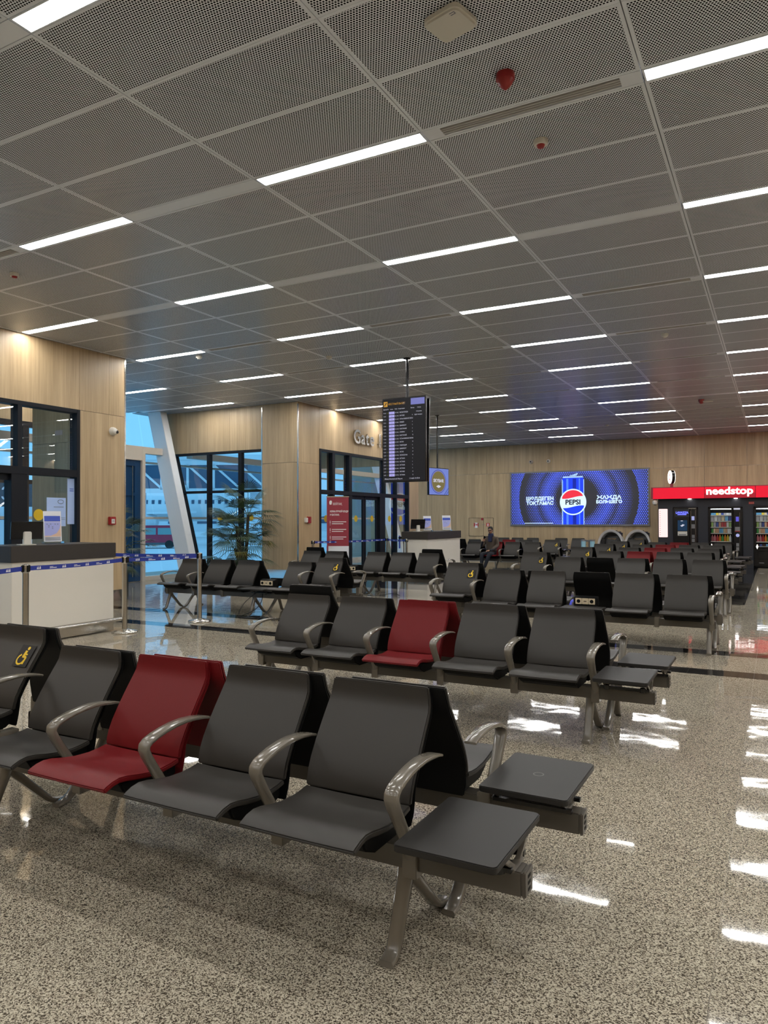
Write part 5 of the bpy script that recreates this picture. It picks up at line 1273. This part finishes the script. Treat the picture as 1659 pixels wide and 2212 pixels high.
def snack(label, x, which, seed):
    rnd = random.Random(seed)
    v = thing('snack_machine', label, 'vending machine', (x, KY-.02, 0)); w = .92; machine_shell(v, w)
    MB().box(.03, .66, -.015, .01, .58, .62).box(.03, .06, -.015, .01, .58, 1.77).box(.63, .66, -.015, .01, .58, 1.77).box(.03, .66, -.015, .01, 1.74, 1.77).build('window_frame', 'black_gloss', v, smooth=False)
    MB().quad((.06, -.005, .62), (.63, -.005, .62), (.63, -.005, 1.74), (.06, -.005, 1.74)).build('glass_pane', 'glass_clear', v, fix=False, smooth=False)
    MB().box(.06, .63, .45, .46, .60, 1.74).build('rear_panel', 'plenum', v, smooth=False)
    MB().box(.07, .62, .012, .03, 1.722, 1.738).build('light_tube', 'machine_light', v, smooth=False)
    MB().box(.03, .66, -.01, .01, .08, .56).build('lower_door', 'black_gloss', v, bevel=.004)
    MB().box(.10, .60, -.03, -.01, .26, .50).build('delivery_flap', 'black_gloss', v, bevel=.015); MB().box(.13, .26, -.013, -.01, .14, .16).build('name_plate', 'metal_grey', v, smooth=False)
    MB().box(.68, w-.03, -.012, .01, .08, 1.77).build('payment_column', 'black_gloss', v, bevel=.003)
    MB().box(.69, w-.06, -.016, -.012, 1.71, 1.755).build('top_label', 'screen_white', v, smooth=False)
    MB().box(.745, .825, -.016, -.012, 1.36, 1.50).build('keypad_screen', 'screen_blue_text', v, smooth=False); MB().box(.72, .855, -.016, -.012, 1.08, 1.20).build('notice', 'metal_grey', v, smooth=False); MB().box(.72, .855, -.017, -.012, 1.06, 1.08).build('notice_edge', 'red_bright', v, smooth=False)
    MB().prism(disc_pts(.05, 16, cx=.79, cy=.95), 'y', -.018, -.012).build('card_reader', 'panel_lit', v, smooth=False)
    for z in (.62, .50): MB().box(.75, .825, -.016, -.012, z, z+.10).build('coin_tray', 'metal_grey', v, smooth=False)
    MB().box(.845, .85, -.018, -.012, .45, 1.62).build('chrome_trim', 'steel', v, smooth=False)
    MB().prism([(.085, .55), (.115, .62), (.085, .70), (.055, .62)], 'y', -.02, -.015).build('diamond_handle', 'sign_white', v, smooth=False)
    shelves = [(1.545, 'bar', 8, ['sky', 'sky', 'yellow', 'cream', 'navy', 'silver', 'white', 'white'], 'top shelf'), (1.37, 'bag', 6, ['silver', 'white', 'silver', 'cream', 'sky', 'navy'], 'second shelf'),
               (1.19, 'bag', 8, ['lime', 'silver', 'navy', 'peach', 'red', 'red', 'white', 'lime'], 'third shelf'), (1.01, 'can', 10, ['green', 'cream', 'peach', 'peach', 'sky', 'sky', 'cream', 'peach', 'white', 'white'], 'can shelf'),
               (.765, 'bottle', 8, ['pink', 'pink', 'red', 'orange', 'green', 'orange', 'yellow', 'white'], 'big bottle shelf'), (.63, 'bar', 7, ['cola', 'navy', 'cola', 'sky', 'sky', 'navy', 'cola'], 'bottom row')]
    sm = {}
    for z, shape, n, cols_, sn in shelves:
        MB().box(.06, .63, .03, .40, z-.014, z-.002).build('shelf', 'metal_grey', v, smooth=False); MB().box(.06, .63, .022, .03, z-.02, z+.008).build('price_rail', 'white_plastic', v, smooth=False)
        for i in range(n):
            xx = .10 + (.49)*i/(n-1); col = cols_[i]
            o = link({'bottle': 'drink_bottle', 'can': 'drink_can', 'bag': 'snack_bag', 'bar': 'snack_packet'}[shape], pmesh(shape, col), None, (x+xx, KY-.02+.08, z-.001))
            if shape == 'bottle': o.scale = (1.05, 1.05, 1.0)
            if shape == 'bag': o.scale = (.62 if n == 8 else .9, 1, 1)
            if shape == 'bar': o.rotation_euler = (0, 0, rnd.uniform(-.2, .2))
            tag(o, '%s %s on the %s of the %s snack machine' % (col, {'bottle': 'drink bottle', 'can': 'drink can', 'bag': 'snack bag', 'bar': 'small snack packet'}[shape], sn, which), {'bottle': 'bottle', 'can': 'can', 'bag': 'snack bag', 'bar': 'snack packet'}[shape], '%s goods on the %s of the %s snack machine' % (col, sn, which))
snack('black glass-fronted snack machine right of the coffee machine', KX0+1.43, 'left-hand', 3)
snack('black glass-fronted snack machine cut by the right edge', KX0+2.645, 'right-hand', 4)

# ================================================================== THE SEATED MAN
PX, PY = -7.10, 19.85                       # seat under him; he faces -y, leaning a little
man = thing('person', 'seated man in black cap, brown jacket and dark trousers holding a phone to his mouth', 'person', (PX, PY-.30, 0), math.radians(-4)); man.scale = (.87, .87, .87)
def skinned(name, m, verts, edges, radii, parent, root=0, sub=2):
    me = bpy.data.meshes.new(name); me.from_pydata(verts, edges, [])
    o = bpy.data.objects.new(name, me); COL.objects.link(o)
    md = o.modifiers.new('skin', 'SKIN'); md.use_smooth_shade = True
    for i, r in enumerate(radii):
        s = me.skin_vertices[0].data[i]; s.radius = (r, r) if not isinstance(r, tuple) else r
        s.use_root = (i == root)
    sd = o.modifiers.new('sub', 'SUBSURF'); sd.levels = sub; sd.render_levels = sub
    dg = bpy.context.evaluated_depsgraph_get()
    new = bpy.data.meshes.new_from_object(o.evaluated_get(dg)); new.materials.clear(); new.materials.append(MATS[m]); new.shade_smooth()
    bpy.data.objects.remove(o); bpy.data.meshes.remove(me)
    return link(name, new, parent)
# one continuous body: pelvis, spine, neck, legs and arms (origin = floor under the hips, +x = his right-hand side in the picture)
V = [(0, .06, .56), (0, .08, .72), (0, .075, .90), (0, .06, 1.06), (0, .045, 1.13), (0, .02, 1.20),            # 0-5 spine, neck
     (-.18, .05, 1.045), (-.25, .02, .86), (-.235, -.18, .80), (-.155, -.255, .96),                            # 6-9 his right arm, raised to the mouth
     (.18, .05, 1.045), (.245, .03, .82), (.20, -.20, .69), (.10, -.30, .665),                                    # 10-13 left arm on the lap
     (-.10, .02, .53), (-.15, -.36, .545), (-.115, -.44, .10),                                                    # 14-16 right leg
     (.10, .02, .53), (.12, -.37, .55), (-.02, -.46, .10)]                                                        # 17-19 left leg
E_ = [(0, 1), (1, 2), (2, 3), (3, 4), (4, 5), (3, 6), (6, 7), (7, 8), (8, 9), (3, 10), (10, 11), (11, 12), (12, 13), (0, 14), (14, 15), (15, 16), (0, 17), (17, 18), (18, 19)]
Rr = [(.155, .115), (.155, .115), (.15, .11), (.10, .08), (.055, .055), (.052, .052), (.06, .06), .050, .040, .032, (.06, .06), .050, .040, .034, .095, .074, .050, .095, .074, .050]
body = skinned('body', 'jeans_navy', V, E_, Rr, man)
# clothes: the jacket follows the same skeleton a little larger
J = V[:5] + [V[6], V[7], V[8], V[10], V[11], V[12]]
J[0] = (0, .05, .55); J[7] = (-.215, -.215, .86); J[4] = (0, .05, 1.115); J[10] = (.16, -.25, .682)
JE = [(0, 1), (1, 2), (2, 3), (3, 4), (3, 5), (5, 6), (6, 7), (3, 8), (8, 9), (9, 10)]
JE = [(0, 1), (1, 2), (2, 3), (3, 4), (3, 5), (5, 6), (6, 11), (11, 7), (3, 8), (8, 9), (9, 10)]
J.append((-.238, -.13, .805))
skinned('jacket', 'jacket_brown', J, JE, [(.19, .15), (.188, .145), (.185, .14), (.135, .11), (.075, .07), .078, .064, .048, .078, .064, .050, .056], man)
# head with face
hb = bmesh.new(); bmesh.ops.create_uvsphere(hb, u_segments=28, v_segments=20, radius=1)
for v in hb.verts:
    x, y, z = v.co
    jaw = 1 - .26*max(0, -z)**1.3
    fx, fy, fz = x*.075*jaw, y*.095*(1 - .12*max(0, -z)), z*.118
    if y < -.5: fy -= .006*max(0, 1 - abs(x)*3)*max(0, 1-abs(z+.1)*2)
    if y < -.3 and abs(abs(x) - .36) < .22 and abs(z - .08) < .16: fy += .008
    v.co = (fx, fy, fz)
hm = bpy.data.meshes.new('head'); hb.to_mesh(hm); hb.free(); hm.materials.append(MATS['skin_tone']); hm.shade_smooth()
HM = Matrix.Translation((0, -.005, 1.295)) @ Matrix.Rotation(.12, 4, 'X') @ Matrix.Rotation(math.radians(10), 4, 'Z')
head = link('head', hm, man); head.matrix_local = HM
nose = MB().add([(-.013, -.092, .018), (.013, -.092, .018), (.017, -.098, -.028), (-.017, -.098, -.028), (0, -.122, -.022), (0, -.10, .022)], [(5, 0, 4), (1, 5, 4), (2, 1, 4), (3, 2, 4), (0, 3, 4)]); nose.build('nose', 'skin_tone', head)
for s in (-1, 1):
    MB().lathe([(.002, -.012), (.009, -.006), (.009, .006), (.002, .012)], 10, (s*.031, -.083, .012), axis='x').build('eye', 'cap_black', head)
    MB().box(s*.031-.017, s*.031+.017, -.096, -.086, .026, .032).build('eyebrow', 'hair_dark', head, bevel=.002)
    MB().lathe([(.006, -.006), (.026, -.003), (.026, .003), (.006, .006)], 12, (s*.073, .008, -.005), axis='x').build('ear', 'skin_tone', head)
MB().box(-.024, .024, -.095, -.085, -.056, -.047).build('mouth', 'wine_print', head, bevel=.003)
MB().lathe([(.079, .03), (.080, .07), (.070, .105), (.045, .128), (.0, .135)], 24, (0, .006, 0)).build('cap', 'cap_black', head)
br_ = MB()
pts_t = [(.076*math.cos(a), .006 - .082 - .0 + .082 + .079*math.sin(a)) for a in [PI + PI*i/12 for i in range(13)]]
br_.add([(x, y, .040) for x, y in pts_t] + [(x*.95, y - .070*math.sin(PI*i/12), .028) for i, (x, y) in enumerate(pts_t)] + [(x, y, .034) for x, y in pts_t] + [(x*.95, y - .070*math.sin(PI*i/12), .022) for i, (x, y) in enumerate(pts_t)],
        [(i, i+1, 14+i, 13+i) for i in range(12)] + [(26+i, 39+i, 40+i, 27+i) for i in range(12)] + [(13+i, 14+i, 40+i, 39+i) for i in range(12)])
br_.build('cap_brim', 'cap_black', head)
MB().lathe([(.077, -.045), (.081, -.01), (.081, .04), (.076, .06)], 24, (0, .02, 0)).move(Matrix.Identity(4)).build('hair', 'hair_dark', head).scale = (.985, .86, 1)
MB().lathe([(.075, 1.10), (.092, 1.135), (.088, 1.18), (.070, 1.21)], 20, (0, .03, 0)).build('scarf', 'scarf_blue', man)
MB().prism([(-.05, .92), (-.09, .94), (-.085, 1.13), (-.03, 1.14)], 'x', -.05, .08).build('scarf_end', 'scarf_blue', man, bevel=.012)
def hand(name, wrist, direction, palm_n, curl, side):
    d = Vector(direction).normalized(); n = Vector(palm_n); n = (n - d*n.dot(d)).normalized(); s = d.cross(n)*side
    w = Vector(wrist); vs = [w, w + d*.045, w + d*.085]; ed = [(0, 1), (1, 2)]; ra = [(.027, .022), (.038, .018), (.036, .016)]
    for i, (off, ln) in enumerate(((-.028, .062), (-.010, .072), (.010, .068), (.027, .054))):
        b0 = len(vs); p = w + d*.082 + s*off; q = p + d*ln*.42 + n*ln*curl*.25; r = q + d*ln*.30*(1-curl*.7) + n*ln*curl*.5; t = r + d*ln*.2*(1-curl*1.5) + n*ln*.4*curl
        vs += [p, q, r, t]; ed += [(2, b0), (b0, b0+1), (b0+1, b0+2), (b0+2, b0+3)]; ra += [.0105, .0095, .009, .0075]
    b0 = len(vs); p = w + d*.03 - s*.034; q = p + d*.032 - s*.016 + n*.012; r = q + d*.028 + n*.02
    vs += [p, q, r]; ed += [(1, b0), (b0, b0+1), (b0+1, b0+2)]; ra += [.014, .012, .009]
    return skinned(name, 'skin_tone', [tuple(v) for v in vs], ed, ra, man, sub=1)
hand('hand', (-.155, -.255, .95), (.45, -.25, .85), (.3, .75, -.1), .9, 1)
hand('hand', (.095, -.30, .665), (-.55, -.75, -.12), (0, -.2, -1), .45, -1)
ph = thing('smartphone', 'dark smartphone held upright in the seated man\'s raised hand', 'phone', (PX, PY-.30, 0), math.radians(-4)); ph.scale = (.87, .87, .87)
MB().box(-.037, .037, -.005, .005, -.075, .075).move(Matrix.Translation((-.085, -.285, 1.06)) @ Matrix.Rotation(.5, 4, 'Y') @ Matrix.Rotation(.5, 4, 'X')).build('case', 'black_gloss', ph, bevel=.004)
def shoe(x, y, rz):
    m = MB(); pr = [(.035, 0, .10), (.042, -.02, .095), (.044, -.10, .07), (.048, -.17, .055), (.040, -.225, .042), (.018, -.25, .03)]
    vs = []; n = 10
    prof = [(.05, .032, .105), (.02, .040, .100), (-.05, .043, .080), (-.11, .049, .062), (-.165, .046, .050), (-.20, .026, .038)]
    for yy, hw, hz in prof:
        for j in range(n):
            a = PI*j/(n-1); vs.append((hw*math.cos(a), yy, .012 + (hz-.012)*math.sin(a)**.7 if 0 < j < n-1 else .012))
    fs = []
    for i in range(len(prof)-1):
        for j in range(n-1): fs.append((i*n+j, i*n+j+1, (i+1)*n+j+1, (i+1)*n+j))
        fs.append((i*n+n-1, i*n, (i+1)*n, (i+1)*n+n-1))
    fs += [tuple(range(n)), tuple((len(prof)-1)*n+j for j in range(n))]
    m.add(vs, fs); M = Matrix.Translation((x, y, 0)) @ Matrix.Rotation(rz, 4, 'Z')
    m.move(M); o = m.build('shoe', 'shoe_dark', man, ang=60)
    s = MB(); s.prism([(.044, .055), (.046, -.05), (.052, -.12), (.048, -.18), (.025, -.212), (-.025, -.212), (-.048, -.18), (-.052, -.12), (-.046, -.05), (-.044, .055)], 'z', 0, .016); s.move(M).build('sole', 'white_plastic', o, smooth=False)
shoe(-.115, -.45, -.12); shoe(-.02, -.47, .12)
